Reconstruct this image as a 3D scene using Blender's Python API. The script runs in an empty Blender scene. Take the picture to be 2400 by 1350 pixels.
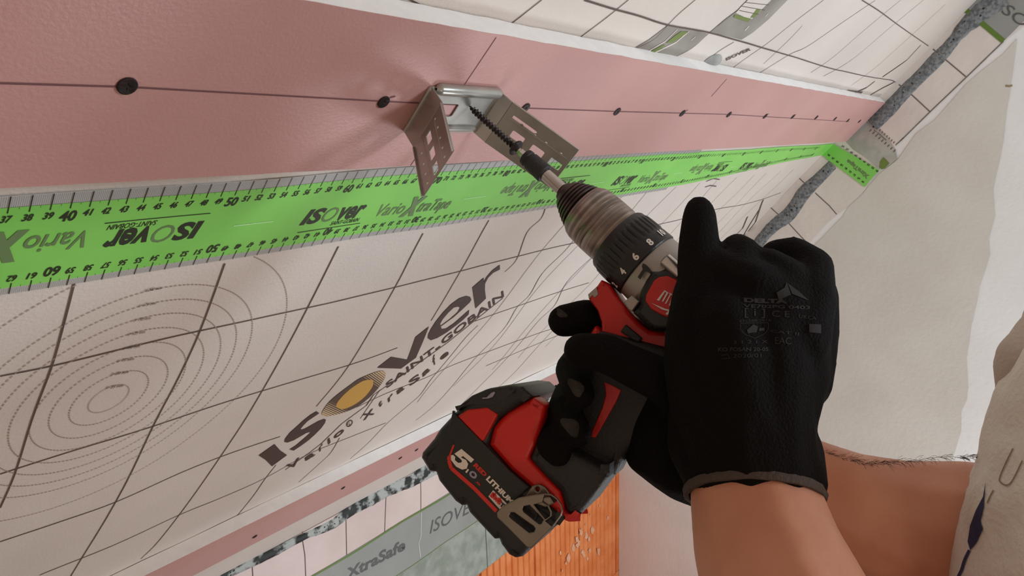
import bpy, bmesh, math, random
import numpy as np
from mathutils import Vector, Matrix, geometry, noise

random.seed(7)
C = bpy.context.scene.collection
F = 1680.0                                    # focal length in pixels of the 2400 px wide frame
CAM = np.array([0.0, 0.0, 1.65])

def nrm(v):
    return v / np.linalg.norm(v)
def ray(x, y):
    return np.array([(x - 1200) / F, -(y - 675) / F, -1.0])
# room frame seen from the camera: X along the eaves, u = up, slope of the roof
d1 = nrm(ray(2450, 306))
d2 = ray(-460, 2680); d2 = nrm(d2 - d1 * (d1 @ d2))       # down the slope
nS = np.cross(d2, d1)
if nS @ ray(1200, 675) > 0: nS = -nS                      # out of the slope into the room
u = np.array([-.0284, 1, .1986]); u = nrm(u - d1 * (u @ d1))
yv = np.cross(u, d1)
R = np.array([d1, yv, u])                                 # camera axes -> world axes
def W(p):
    return R @ np.asarray(p) + CAM
def WV(p):
    return Vector(W(p))

# ------------------------------------------------------------------ camera, world, lights, exposure
cam = bpy.data.cameras.new('camera')
cam.sensor_width = 36; cam.lens = 36 * F / 2400; cam.clip_start = .01
camo = bpy.data.objects.new('camera', cam); C.objects.link(camo)
m = Matrix([list(R[i]) + [CAM[i]] for i in range(3)] + [[0, 0, 0, 1]])
camo.matrix_world = m
bpy.context.scene.camera = camo

world = bpy.data.worlds.new('world'); bpy.context.scene.world = world
world.use_nodes = True
world.node_tree.nodes['Background'].inputs[0].default_value = (1.0, .74, .56, 1)
world.node_tree.nodes['Background'].inputs[1].default_value = .47

DM = .29013                                   # camera to membrane
def S(s, t, n=0.0):                           # slope coordinates -> camera space
    return s * d1 - t * d2 + (n - DM) * nS
def lamp(name, p, target, size, power, col):
    l = bpy.data.lights.new(name, 'AREA'); l.shape = 'DISK'; l.size = size; l.energy = power; l.color = col
    o = bpy.data.objects.new(name, l); C.objects.link(o)
    a, b = WV(p), WV(target)
    o.location = a
    o.rotation_euler = (b - a).to_track_quat('-Z', 'Y').to_euler()
    return o
lamp('ceiling_lamp', S(.95, .72, .95), S(.9, -.5, 0),   .30, 8.6, (.80, .97, 1.08))
lamp('work_lamp', S(-.15, .0, 1.35), S(.8, -.5, 0), .20, 1.3, (1.0, .80, .66))

lamp('room_fill', S(1.35, -.75, 1.65), S(1.4, -.7, 0), .45, 11.5, (.93, 1.0, 1.06))  # added fill with no visible source, brightens the gable and lower wall
vs = bpy.context.scene.view_settings
bpy.context.scene.display_settings.display_device = 'sRGB'
vs.view_transform = 'Standard'; vs.look = 'None'; vs.gamma = 1.0; vs.use_curve_mapping = False
vs.exposure = 0.0

# ------------------------------------------------------------------ materials
def lin(c):
    return tuple(((v / 255 + .055) / 1.055) ** 2.4 if v / 255 > .04045 else v / 255 / 12.92 for v in c)
MATS = {}
def mat(name, rgb, rough=.6, metal=0, rgb2=None, scale=20, bump=0, bscale=60, lo=.35, hi=.65, detail=4, spec=.5, stretch=None, sheen=0, sss=0):
    m = bpy.data.materials.new(name); m.use_nodes = True
    nt = m.node_tree; b = nt.nodes['Principled BSDF']
    b.inputs['Base Color'].default_value = (*lin(rgb), 1)
    b.inputs['Roughness'].default_value = rough
    b.inputs['Metallic'].default_value = metal
    b.inputs['Specular IOR Level'].default_value = spec
    if sheen: b.inputs['Sheen Weight'].default_value = sheen
    if sss:
        b.inputs['Subsurface Weight'].default_value = sss
        b.inputs['Subsurface Radius'].default_value = (.02, .008, .004); b.inputs['Subsurface Scale'].default_value = .3
    tc = nt.nodes.new('ShaderNodeTexCoord')
    vec = tc.outputs['Object']
    if stretch:
        mp = nt.nodes.new('ShaderNodeMapping'); mp.inputs['Scale'].default_value = stretch
        nt.links.new(vec, mp.inputs[0]); vec = mp.outputs[0]
    n = nt.nodes.new('ShaderNodeTexNoise'); n.inputs['Scale'].default_value = scale; n.inputs['Detail'].default_value = detail
    nt.links.new(vec, n.inputs['Vector'])
    if rgb2 is not None:
        r = nt.nodes.new('ShaderNodeValToRGB')
        r.color_ramp.elements[0].position = lo; r.color_ramp.elements[0].color = (*lin(rgb), 1)
        r.color_ramp.elements[1].position = hi; r.color_ramp.elements[1].color = (*lin(rgb2), 1)
        nt.links.new(n.outputs['Fac'], r.inputs[0]); nt.links.new(r.outputs[0], b.inputs['Base Color'])
    if bump:
        n2 = nt.nodes.new('ShaderNodeTexNoise'); n2.inputs['Scale'].default_value = bscale; n2.inputs['Detail'].default_value = 3
        nt.links.new(vec, n2.inputs['Vector'])
        bp = nt.nodes.new('ShaderNodeBump'); bp.inputs['Strength'].default_value = bump; bp.inputs['Distance'].default_value = .002
        nt.links.new(n2.outputs['Fac'], bp.inputs['Height']); nt.links.new(bp.outputs[0], b.inputs['Normal'])
    MATS[name] = m
    return m
M_mem = mat('membrane_fleece', (220, 210, 202), .5, rgb2=(212, 201, 193), scale=5, bump=.25, bscale=400)
M_ink = mat('brown_ink', (84, 66, 60), .6, rgb2=(96, 78, 70), scale=60)
M_inkd = mat('dark_brown_ink', (66, 50, 47), .55)
M_dot = mat('pale_brown_ink', (166, 148, 136), .6)
M_yel = mat('ochre_ink', (205, 160, 75), .55)
M_pink = mat('pink_board_paper', (204, 156, 152), .38, rgb2=(198, 149, 145), scale=9, bump=.15, bscale=500)
M_pline = mat('pencil_line', (120, 82, 84), .8)
M_gyp = mat('white_gypsum_core', (246, 246, 246), .85, rgb2=(240, 240, 241), scale=60, bump=.2, bscale=160)
M_green = mat('green_tape_film', (138, 214, 98), .42, rgb2=(128, 205, 90), scale=14)
M_gink = mat('black_tape_ink', (36, 42, 24), .5)
M_gink2 = mat('grey_green_tape_ink', (104, 130, 82), .5)
M_gwhite = mat('pale_tape_line', (205, 240, 190), .5)
M_margin = mat('clear_tape_margin', (206, 204, 202), .4)
M_fog = mat('grey_backing', (172, 170, 166), .5, rgb2=(140, 142, 140), scale=30)
M_plast = mat('white_plaster', (238, 238, 238), .9, rgb2=(233, 232, 231), scale=7, bump=.3, bscale=90)
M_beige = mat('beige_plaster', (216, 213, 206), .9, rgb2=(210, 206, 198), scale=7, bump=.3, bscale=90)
M_butyl = mat('grey_butyl', (88, 92, 96), .55, rgb2=(132, 136, 138), scale=160, bump=.8, bscale=120, lo=.36, hi=.6)
M_butylp = mat('black_spots', (22, 26, 26), .5)
M_gtape = mat('grey_tape_film', (140, 142, 138), .45, rgb2=(150, 152, 148), scale=8)
M_gtext = mat('dark_grey_ink', (84, 86, 86), .5)
M_gedge = mat('green_edge_line', (92, 122, 40), .5)
M_olive = mat('olive_print', (112, 130, 60), .5)
M_conc = mat('concrete', (160, 166, 158), .9, rgb2=(136, 144, 134), scale=35, bump=.8, bscale=120, detail=8)
M_brick = mat('orange_brick', (214, 118, 58), .85, rgb2=(226, 140, 84), scale=18, bump=.5, bscale=200, detail=6)
M_mortar = mat('pale_mortar_smear', (222, 178, 150), .9, rgb2=(214, 150, 110), scale=40)
M_zinc = mat('galvanised_steel', (164, 162, 156), .32, .6, rgb2=(184, 183, 178), scale=30, bump=.1)
M_screw = mat('black_phosphate', (52, 46, 46), .45, .6, bump=.3, bscale=300)
M_screwl = mat('bright_steel', (190, 186, 182), .25, .9)
M_chrome = mat('chrome', (205, 195, 188), .16, 1.0, rgb2=(180, 170, 165), scale=40)
M_chuck = mat('worn_chuck_steel', (128, 118, 112), .3, .95, rgb2=(168, 156, 146), scale=30, bump=.06, bscale=120, stretch=(1, 1, 1))
M_chuckd = mat('dark_chuck_steel', (62, 54, 50), .4, .8, rgb2=(92, 82, 76), scale=60)
M_blk = mat('black_plastic', (20, 18, 18), .42, rgb2=(25, 23, 23), scale=30, bump=.15, bscale=500)
M_blk2 = mat('charcoal_rubber', (30, 28, 28), .6, rgb2=(38, 36, 36), scale=25, bump=.3, bscale=500)
M_red = mat('red_plastic', (200, 26, 16), .38, rgb2=(188, 22, 14), scale=20, bump=.12, bscale=400)
M_red2 = mat('red_print', (205, 40, 26), .45)
M_wht = mat('white_print', (224, 214, 204), .5)
M_lil = mat('pale_violet_print', (150, 142, 160), .5)
M_alu = mat('cast_aluminium', (150, 142, 134), .42, .55, rgb2=(164, 156, 148), scale=40, bump=.2)
M_clip = mat('bronze_grey_steel', (124, 116, 104), .32, .8, rgb2=(138, 130, 118), scale=25, bump=.1)
M_clipe = mat('worn_steel_edge', (190, 180, 168), .3, .8)
M_glove = mat('black_nitrile_knit', (10, 8, 8), .85, rgb2=(14, 11, 11), scale=40, bump=.6, bscale=700, spec=.14)
M_worn = mat('worn_dusty_nitrile', (58, 53, 50), .8, rgb2=(26, 22, 21), scale=60, bump=.5, bscale=500, spec=.2)
M_gprint = mat('grey_glove_print', (28, 25, 26), .8)
M_cuff = mat('grey_brown_cuff', (70, 58, 52), .85, bump=.6, bscale=400)
M_skin = mat('skin', (208, 150, 122), .55, rgb2=(190, 126, 98), scale=14, bump=.12, bscale=260, detail=8, sss=.15)
M_hair = mat('dark_arm_hair', (70, 52, 44), .6)
M_shirt = mat('pale_grey_cotton', (226, 220, 210), .85, rgb2=(216, 210, 199), scale=12, bump=.5, bscale=300, sheen=.2)
M_hood = mat('grey_brown_cotton', (196, 182, 170), .85, rgb2=(186, 173, 161), scale=12, bump=.5, bscale=300)
M_navy = mat('navy_cotton', (46, 46, 84), .8)
M_seam = mat('brown_seam', (140, 120, 96), .85)
M_floor = mat('screed_floor', (150, 142, 134), .9, rgb2=(136, 128, 120), scale=4, bump=.3)

# chuck gets turned-steel rings
# ------------------------------------------------------------------ mesh helpers
class MB:
    def __init__(s): s.v = []; s.f = []
    def add(s, verts, faces):
        k = len(s.v); s.v += [tuple(float(c) for c in p) for p in verts]; s.f += [tuple(i + k for i in f) for f in faces]
        return s
    def cut(s):
        if not hasattr(s, 'marks'): s.marks = []
        s.marks.append((len(s.v), len(s.f))); return s
    def build_each(s, name, mat, parent=None, smooth=False, auto=None, label=None):
        out = []; mk = s.marks + [(len(s.v), len(s.f))]
        for (v0, f0), (v1, f1) in zip(mk[:-1], mk[1:]):
            if f1 == f0: continue
            q = MB(); q.v = s.v[v0:v1]; q.f = [tuple(i - v0 for i in f) for f in s.f[f0:f1]]
            o = q.build(name, mat, parent, smooth, auto)
            if label: o['label'] = label
            out.append(o)
        return out
    def build(s, name, mat, parent=None, smooth=False, auto=None):
        me = bpy.data.meshes.new(name)
        off = Vector(parent['_o']) if parent is not None and '_o' in parent else Vector((0, 0, 0))
        me.from_pydata([tuple(Vector(p) - off) for p in s.v], [], s.f); me.update()
        if mat: me.materials.append(mat)
        if smooth:
            for p in me.polygons: p.use_smooth = True
            if auto:
                me.set_sharp_from_angle(angle=math.radians(auto))
        o = bpy.data.objects.new(name, me); C.objects.link(o)
        if parent is not None:
            o.parent = parent
            if '_o' in parent: o['_o'] = parent['_o']
        return o
def thing(name, label, cat, loc=(0, 0, 0), group=None):
    o = bpy.data.objects.new(name, None); o.empty_display_size = .02; C.objects.link(o)
    o.location = Vector([float(c) for c in loc]); o['_o'] = [float(c) for c in loc]
    o['label'] = label; o['category'] = cat
    if group: o['group'] = group
    return o
def struct(o):
    o['kind'] = 'structure'; return o

class Plane:
    """frame in camera space: origin, two axes, normal to the room"""
    def __init__(s, o, a, b, n, rel=None): s.o, s.a, s.b, s.n, s.rel = o, a, b, n, rel
    def h(s, x, y): return s.rel(x, y) if s.rel else 0.0
    def pt(s, x, y, off=0.0):
        return W(s.o + x * s.a + y * s.b + (off + s.h(x, y)) * s.n)
    def hit(s, px, py, off=0.0):
        r = ray(px, py); o = s.o + s.n * off
        p = r * ((o @ s.n) / (r @ s.n)); q = p - o
        return float(q @ s.a), float(q @ s.b)
def rel(s_, t_):
    v = .0016 * noise.noise(Vector((s_ * 4.5, t_ * 3.2, 1.7))) + .0009 * noise.noise(Vector((s_ * 11, t_ * 9, 5.2)))
    return v
PS = Plane(-DM * nS, d1, -d2, nS, rel)                # membrane on the slope
PB = Plane((.02 - DM) * nS, d1, -d2, nS)              # face of the plasterboard strips
TW = -1.26
CR = S(0, TW, 0)
nW = np.cross(d1, u)
if nW @ CR > 0: nW = -nW
PW = Plane(CR, d1, -u, nW)                            # knee wall, v downwards
# gable: through the crease s = 1.877-.145 t, vertical
G0, G1 = S(1.877, 0), S(1.877 + .145 * 1.3, -1.3)
gdir = nrm(G1 - G0)
gn = np.cross(gdir, u); gn = nrm(gn)
if gn @ d1 > 0: gn = -gn
gh = nrm(np.cross(u, gn))
if gh @ nS < 0: gh = -gh                              # horizontal in the gable, away from the knee wall
PG = Plane(G0, gh, -u, gn)                            # x horizontally, y downwards
def sg(t): return 1.877 - .145 * t

def refine(verts2, faces, maxlen):
    bm = bmesh.new()
    vs_ = [bm.verts.new((x, y, 0)) for x, y in verts2]
    for f in faces:
        try: bm.faces.new([vs_[i] for i in f])
        except ValueError: pass
    for _ in range(5):
        es = [e for e in bm.edges if e.calc_length() > maxlen]
        if not es: break
        bmesh.ops.subdivide_edges(bm, edges=es, cuts=1)
        bmesh.ops.triangulate(bm, faces=[f for f in bm.faces if len(f.verts) > 4])
    bm.verts.index_update()
    v = [(p.co.x, p.co.y) for p in bm.verts]; f = [[q.index for q in fc.verts] for fc in bm.faces]
    bm.free()
    return v, f
def tess(loops):
    ls = [[Vector((x, y, 0)) for x, y in l] for l in loops]
    tris = geometry.tessellate_polygon(ls)
    flat = [p for l in loops for p in l]
    return flat, [tuple(t) for t in tris]
def flat_poly(mb, plane, loops, off, px=True, maxlen=.02):
    if px: loops = [[plane.hit(*p) for p in l] for l in loops]
    v, f = tess(loops)
    if maxlen and plane.rel: v, f = refine(v, f, maxlen)
    mb.add([plane.pt(x, y, off) for x, y in v], f)
def slab(plane, loop, o0, o1):
    """closed prism between two offsets of a plane, given a loop in plane coordinates"""
    n = len(loop)
    v = [plane.pt(x, y, o0) for x, y in loop] + [plane.pt(x, y, o1) for x, y in loop]
    _, t = tess([loop])
    f = [tuple(q) for q in t] + [tuple(i + n for i in reversed(q)) for q in t] + [(i, (i + 1) % n, (i + 1) % n + n, i + n) for i in range(n)]
    return v, f
def chain(pts, step):
    out = []
    for (a, b) in zip(pts[:-1], pts[1:]):
        L = math.hypot(b[0] - a[0], b[1] - a[1]); k = max(1, int(L / step))
        for i in range(k): out.append((a[0] + (b[0] - a[0]) * i / k, a[1] + (b[1] - a[1]) * i / k))
    out.append(pts[-1]); return out
def smooth_line(pts, n=6):
    out = []
    P = [pts[0]] + list(pts) + [pts[-1]]
    for i in range(1, len(P) - 2):
        p0, p1, p2, p3 = P[i - 1], P[i], P[i + 1], P[i + 2]
        for k in range(n):
            t = k / n
            out.append(tuple(.5 * ((2 * p1[j]) + (-p0[j] + p2[j]) * t + (2 * p0[j] - 5 * p1[j] + 4 * p2[j] - p3[j]) * t * t + (-p0[j] + 3 * p1[j] - 3 * p2[j] + p3[j]) * t ** 3) for j in range(len(p1))))
    out.append(tuple(pts[-1])); return out
def ribbon(mb, plane, pts, w, off, px=True, step=.01, dash=None):
    if px: pts = [plane.hit(*p) for p in pts]
    pts = chain(pts, step) if step else pts
    n = len(pts)
    if n < 2: return
    L, Rr = [], []
    for i in range(n):
        a = pts[max(0, i - 1)]; b = pts[min(n - 1, i + 1)]
        dx, dy = b[0] - a[0], b[1] - a[1]; l = math.hypot(dx, dy) or 1
        nx, ny = -dy / l * w / 2, dx / l * w / 2
        L.append((pts[i][0] + nx, pts[i][1] + ny)); Rr.append((pts[i][0] - nx, pts[i][1] - ny))
    for i in range(n - 1):
        if dash and i % dash == dash - 1: continue
        q = [L[i], L[i + 1], Rr[i + 1], Rr[i]]
        mb.add([plane.pt(x, y, off) for x, y in q], [(0, 1, 2, 3)])
_tc = {}
def glyphs(s, bold=0.0, space=1.0):
    key = (s, bold, space)
    if key in _tc: return _tc[key]
    cu = bpy.data.curves.new('t', 'FONT'); cu.body = s; cu.size = 1; cu.offset = bold; cu.space_character = space; cu.resolution_u = 3
    o = bpy.data.objects.new('t', cu); C.objects.link(o)
    dg = bpy.context.evaluated_depsgraph_get()
    me = bpy.data.meshes.new_from_object(o.evaluated_get(dg))
    v = [(p.co.x, p.co.y) for p in me.vertices]; f = [tuple(p.vertices) for p in me.polygons]
    bpy.data.objects.remove(o); bpy.data.meshes.remove(me); bpy.data.curves.remove(cu)
    if not v: _tc[key] = ([], []); return _tc[key]
    x0 = min(p[0] for p in v); x1 = max(p[0] for p in v)
    cap = .729 if any(c.isupper() or c.isdigit() for c in s) else .56
    v = [((p[0] - x0) / (x1 - x0), p[1] / cap) for p in v]
    _tc[key] = (v, f); return _tc[key]
def text(mb, s, quad, fn, bold=.0, space=1.0):
    """quad = BL, BR, TR, TL; fn maps the quad's 2D to a world point"""
    v, f = glyphs(s, bold, space)
    BL, BR, TR, TL = quad
    out = []
    for x, y in v:
        p = [BL[k] * (1 - x) * (1 - y) + BR[k] * x * (1 - y) + TR[k] * x * y + TL[k] * (1 - x) * y for k in (0, 1)]
        out.append(fn(*p))
    mb.add(out, f)
def pxfn(plane, off):
    def fn(x, y):
        a, b = plane.hit(x, y); return plane.pt(a, b, off)
    return fn
def stfn(plane, off): return lambda x, y: plane.pt(x, y, off)

def curve_solid(outer, holes, depth, bevel=.001, res=2):
    """extruded outline with holes, centred on z=0, rounded rims"""
    cu = bpy.data.curves.new('c', 'CURVE'); cu.dimensions = '2D'; cu.fill_mode = 'BOTH'
    for l in [outer] + holes:
        sp = cu.splines.new('POLY'); sp.points.add(len(l) - 1); sp.use_cyclic_u = True
        for i, p in enumerate(l): sp.points[i].co = (p[0], p[1], 0, 1)
    cu.extrude = max(depth / 2 - bevel, 1e-5); cu.bevel_depth = bevel; cu.bevel_resolution = res; cu.offset = -bevel
    o = bpy.data.objects.new('c', cu); C.objects.link(o)
    dg = bpy.context.evaluated_depsgraph_get()
    me = bpy.data.meshes.new_from_object(o.evaluated_get(dg))
    v = [tuple(p.co) for p in me.vertices]; f = [tuple(p.vertices) for p in me.polygons]
    bpy.data.objects.remove(o); bpy.data.meshes.remove(me); bpy.data.curves.remove(cu)
    return v, f
def round_loop(loop, r=.15, n=3):
    """cut the corners of a closed loop softly (fraction r of each side)"""
    out = []
    N = len(loop)
    for i in range(N):
        a, b, c = loop[i - 1], loop[i], loop[(i + 1) % N]
        p = [b[k] + (a[k] - b[k]) * r for k in (0, 1)]; q = [b[k] + (c[k] - b[k]) * r for k in (0, 1)]
        for j in range(n + 1):
            t = j / n
            out.append(tuple((1 - t) ** 2 * p[k] + 2 * t * (1 - t) * b[k] + t * t * q[k] for k in (0, 1)))
    return out

# ------------------------------------------------------------------ the setting
# sloped ceiling: printed membrane over the rafters
mb = MB(); NS_, NT = 250, 190
tt = [TW + (0.62 - TW) * j / NT for j in range(NT + 1)]
vv = []
for j, t in enumerate(tt):
    for i in range(NS_ + 1):
        s = -.7 + (sg(t) + .7) * i / NS_
        vv.append(PS.pt(s, t, 0 if 0 < j < NT else -PS.h(s, t)))
ff = [(j * (NS_ + 1) + i, j * (NS_ + 1) + i + 1, (j + 1) * (NS_ + 1) + i + 1, (j + 1) * (NS_ + 1) + i) for j in range(NT) for i in range(NS_)]
mb.add(vv, ff)
ceiling = struct(mb.build('ceiling', M_mem, None, True))

E1 = .0006
lines = MB()
grid_px = [
 [(172, 660), (148, 755), (120, 860), (75, 985), (35, 1110), (0, 1190)],
 [(525, 615), (470, 770), (418, 885), (358, 1000), (272, 1176), (165, 1350)],
 [(793, 577), (719, 722), (613, 914), (550, 1020), (440, 1180), (372, 1268), (330, 1310)],
 [(990, 545), (961, 600), (923, 673), (819, 852), (741, 952)],
 [(646, 1088), (620, 1122), (590, 1166), (545, 1222)],
 [(1145, 515), (1128, 545), (1098, 600), (1077, 637), (1040, 702), (1010, 751)],
 [(890, 914), (868, 946), (844, 980)],
 [(795, 1025), (775, 1060), (750, 1085), (700, 1130)],
 [(1280, 480), (1268, 512), (1235, 545), (1210, 608), (1183, 637)],
 [(1120, 762), (1092, 790), (1055, 835), (1010, 889), (985, 925), (957, 950), (904, 995), (865, 1035), (820, 1075)],
 [(1345, 560), (1320, 590), (1270, 640), (1240, 690), (1210, 720), (1179, 771), (1112, 840), (1060, 905), (1018, 950), (975, 985)],
 [(1390, 600), (1330, 660), (1300, 715), (1262, 752), (1215, 810), (1150, 880), (1080, 950)],
 [(1370, 700), (1310, 760), (1262, 812), (1200, 880), (1130, 940)],
 [(0, 881), (120, 857), (295, 815), (470, 774), (720, 720), (925, 671), (1130, 622), (1215, 600), (1345, 568), (1440, 548), (1545, 525), (1600, 512), (1680, 490), (1750, 478), (1830, 452)],
 [(0, 1111), (180, 1055), (358, 999), (613, 914), (815, 855), (931, 814)],
 [(1112, 753), (1218, 714), (1300, 688), (1380, 662)],
 [(0, 1270), (145, 1222), (272, 1177), (425, 1108), (550, 1058), (656, 1022)],
 [(835, 954), (905, 922), (998, 885), (1060, 855), (1120, 832), (1210, 800), (1300, 769)],
 [(93, 1347), (260, 1280), (425, 1205), (520, 1165), (619, 1120), (729, 1060), (835, 1018), (904, 991)],
 # above the plasterboard strip
 [(950, -6), (990, 14)] , [(1270, 0), (1195, 58)], [(1475, 0), (1420, 44), (1355, 92)],
 [(1630, -2), (1590, 32), (1566, 56), (1530, 92), (1477, 117)],
 [(1755, 0), (1700, 44), (1661, 76), (1620, 112), (1572, 136)],
 [(1930, 0), (1860, 52), (1800, 100), (1758, 130), (1720, 158)],
 [(1720, 98), (1680, 122), (1648, 150)],
 [(2050, 0), (1960, 62), (1890, 110), (1850, 128), (1780, 172)],
 [(2110, 0), (2020, 74), (1950, 135), (1900, 170)],
 [(2165, 0), (2080, 70), (2000, 138), (1930, 178)],
 [(1880, 60), (1850, 92), (1790, 150)], [(2215, 10), (2140, 78), (2060, 150), (1995, 200)],
]
wide_px = [[(1370, 0), (1440, 22), (1500, 38), (1566, 58), (1661, 75), (1737, 97), (1815, 120)],
           [(1815, 120), (1870, 136), (1940, 158), (1990, 170), (2040, 180), (2064, 184), (2090, 188), (2104, 196)],
           [(2020, 0), (2060, 25), (2110, 62), (2175, 107)]]
for l in grid_px:
    lines.cut(); ribbon(lines, PS, smooth_line([PS.hit(*p) for p in l], 5), .0015 if l[0][1] > 300 else .0010, E1, px=False, step=.008)
# finer lines running away towards the gable
for k in range(13):
    s0 = .80 + .095 * k
    pts = [(s0 + .012 * math.sin(k * 2.1 + (t + .38) * 20) * (1 if k % 2 else .6), t) for t in [-.374 - .027 * i for i in range(18)]]
    if s0 < 1.84: lines.cut(); ribbon(lines, PS, pts, .0011, E1, px=False, step=.02)
lines.cut(); ribbon(lines, PS, [(.95, -.80), (1.2, -.80), (1.5, -.79), (1.9, -.79)], .0015, E1, px=False, step=.02)
lines.build_each('printed_line', M_ink, ceiling)
ex = MB()
for l, w_ in zip(wide_px, (.0017, .0015, .0013)): ex.cut(); ribbon(ex, PS, smooth_line([PS.hit(*p) for p in l], 5), w_, E1 + .0001, px=False, step=.01)
ex.build_each('printed_line', M_ink, ceiling, label='thicker brown print line above the upper board strip')
# concentric measuring circles
rings = MB(); lab = MB()
cs, ct = PS.hit(253, 936)
TY = 1.30
for k, (r, q) in enumerate([(.0175, '25'), (.034, '50'), (.051, '75'), (.067, '100'), (.0835, '125'), (.0995, '150'), (.1145, '175'), (.130, '200'), (.165, '')]):
    pts = [(cs + r * .86 * math.cos(a) + (r * .05), ct + r * 1.04 * math.sin(a)) for a in [2 * math.pi * i / max(60, int(r * 1600)) for i in range(max(60, int(r * 1600)) + 1)]]
    pts = [p for p in pts if p[1] < -.378]; rings.cut()
    for a, b in zip(pts[:-1], pts[1:]):
        if math.hypot(a[0] - b[0], a[1] - b[1]) > .02: continue
        m_ = ((a[0] * .35 + b[0] * .65), (a[1] * .35 + b[1] * .65))
        ribbon(rings, PS, [a, m_], .0009, E1, px=False, step=None)
lbl = [('∅ 25 mm', 268, 904), ('∅ 50 mm', 280, 872), ('∅ 75 mm', 293, 841), ('∅ 100 mm', 306, 811), ('∅ 125 mm', 318, 777), ('∅ 150 mm', 331, 744), ('∅ 175 mm', 343, 709), ('∅ 200 mm', 356, 673)]
for s_, x, y in lbl:
    lab.cut()
    text(lab, s_, [(x - 21, y + 8), (x + 19, y + 2), (x + 24, y - 5), (x - 16, y + 1)], pxfn(PS, E1 + .0002), .01)
rings.build_each('printed_circle', M_dot, ceiling); lab.build_each('printed_diameter', M_ink, ceiling)

# big logo print
K = 5.4
def z1(l): return [(600 + x / 5.4, 860 + y / 5.4) for x, y in l]
def z2(l): return [(870 + x / 4.655, 610 + y / 4.655) for x, y in l]
logo = MB()
Ip = z1([(28, 1110), (230, 968), (300, 1045), (388, 1105), (195, 1246), (120, 1170)])
Sp = z1([(765, 556), (798, 580), (740, 620), (650, 680), (590, 740), (562, 775), (568, 790), (620, 775), (700, 730), (790, 680), (860, 653), (882, 662), (868, 705), (820, 770), (740, 850), (660, 920), (570, 985), (470, 1050), (418, 1036),
         (500, 985), (590, 910), (650, 860), (686, 825), (680, 815), (630, 830), (560, 870), (470, 920), (390, 948), (354, 940), (362, 905), (420, 830), (500, 760), (600, 670), (690, 600)])
Vp = z2([(60, 1166), (215, 1048), (395, 1085), (425, 1000), (480, 835), (628, 718), (560, 900), (490, 1065), (325, 1182)])
Eo = z2([(1070, 540), (1062, 590), (1000, 650), (920, 715), (820, 790), (720, 850), (650, 875), (618, 850), (622, 810), (650, 750), (700, 670), (780, 570), (870, 480), (960, 415), (1040, 390), (1080, 400), (1093, 430), (1075, 460), (1000, 530), (900, 620), (760, 722),
          (770, 752), (820, 745), (900, 690), (980, 620)])
Eh = z2([(758, 715), (752, 690), (780, 640), (840, 570), (900, 515), (945, 505), (970, 520), (940, 570), (860, 640)])
Rp = z2([(1104, 298), (1228, 190), (1228, 238), (1260, 180), (1320, 110), (1402, 48), (1402, 98), (1330, 135), (1275, 190), (1242, 255), (1240, 320), (1252, 415), (1137, 525), (1120, 410)])
for l in (Ip, Vp, Rp): logo.cut(); flat_poly(logo, PS, [l], E1 + .0002)
logo.cut(); flat_poly(logo, PS, [Sp], E1 + .0002)
logo.cut(); flat_poly(logo, PS, [Eo, list(reversed(Eh))], E1 + .0002)
fn = pxfn(PS, E1 + .0003)
def seg_text(mb, s, p0, p1, hgt, bold=.0, ang=None, space=1.0, fnn=None):
    """text from baseline start to baseline end; hgt = vector to the cap line, in pixels"""
    text(mb, s, [p0, p1, (p1[0] + hgt[0], p1[1] + hgt[1]), (p0[0] + hgt[0], p0[1] + hgt[1])], fnn or fn, bold, space)
logo.cut(); seg_text(logo, 'SAINT-', (906, 910), (1033, 815), (-3, -12), .015)
logo.cut(); seg_text(logo, 'GOBAIN', (1036, 809), (1181, 694), (-2, -14), .015)
logo.cut(); ribbon(logo, PS, [(668, 1100), (720, 1063), (750, 1040), (800, 992), (858, 950), (875, 925), (950, 875), (1050, 802), (1120, 745), (1179, 698)], .0022, E1 + .0001)
for ch, x, y, x2, y2 in [('V', 672, 1103, 704, 1082), ('a', 714, 1080, 738, 1065), ('r', 748, 1058, 757, 1044), ('i', 768, 1041, 774, 1034), ('o', 782, 1028, 806, 1010), ('®', 812, 1002, 827, 992),
                         ('X', 850, 985, 878, 968), ('t', 888, 957, 896, 945), ('r', 910, 943, 922, 928), ('a', 930, 925, 948, 911), ('S', 960, 905, 985, 887), ('a', 990, 884, 1008, 867), ('f', 1016, 858, 1022, 846), ('e', 1032, 845, 1052, 829)]:
    hh = (-3, -13) if ch in 'VXSf' else (-2, -9.5)
    logo.cut(); seg_text(logo, ch, (x, y), (x2, y2), hh, .02)
logo.build_each('printed_letter', M_inkd, ceiling)
# the O: hatched dark rim and an ochre core
rim = MB(); core = MB()
def ell(c, a, b, ang, n=64): return [(c[0] + a * math.cos(q) * math.cos(ang) - b * math.sin(q) * math.sin(ang), c[1] + a * math.cos(q) * math.sin(ang) + b * math.sin(q) * math.cos(ang)) for q in [2 * math.pi * i / n for i in range(n)]]
oc = (600 + 1235 / K, 860 + 332 / K)
outer_ = z1([(1638, 75), (1625, 140), (1570, 230), (1490, 325), (1400, 410), (1290, 490), (1200, 535), (1110, 570), (1000, 600), (890, 622), (838, 605), (832, 575), (860, 520), (920, 440), (1000, 365), (1100, 285), (1200, 210), (1290, 145), (1390, 100), (1480, 65), (1570, 42), (1620, 48)])
inner_ = z1([(1478, 180), (1472, 230), (1430, 300), (1360, 380), (1270, 450), (1180, 500), (1100, 525), (1050, 520), (1015, 500), (1012, 470), (1040, 420), (1100, 350), (1180, 275), (1270, 210), (1350, 165), (1430, 152), (1465, 160)])
flat_poly(rim, PS, [smooth_line(outer_ + [outer_[0]], 3)[:-1], list(reversed(inner_))], E1 + .0002)
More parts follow.
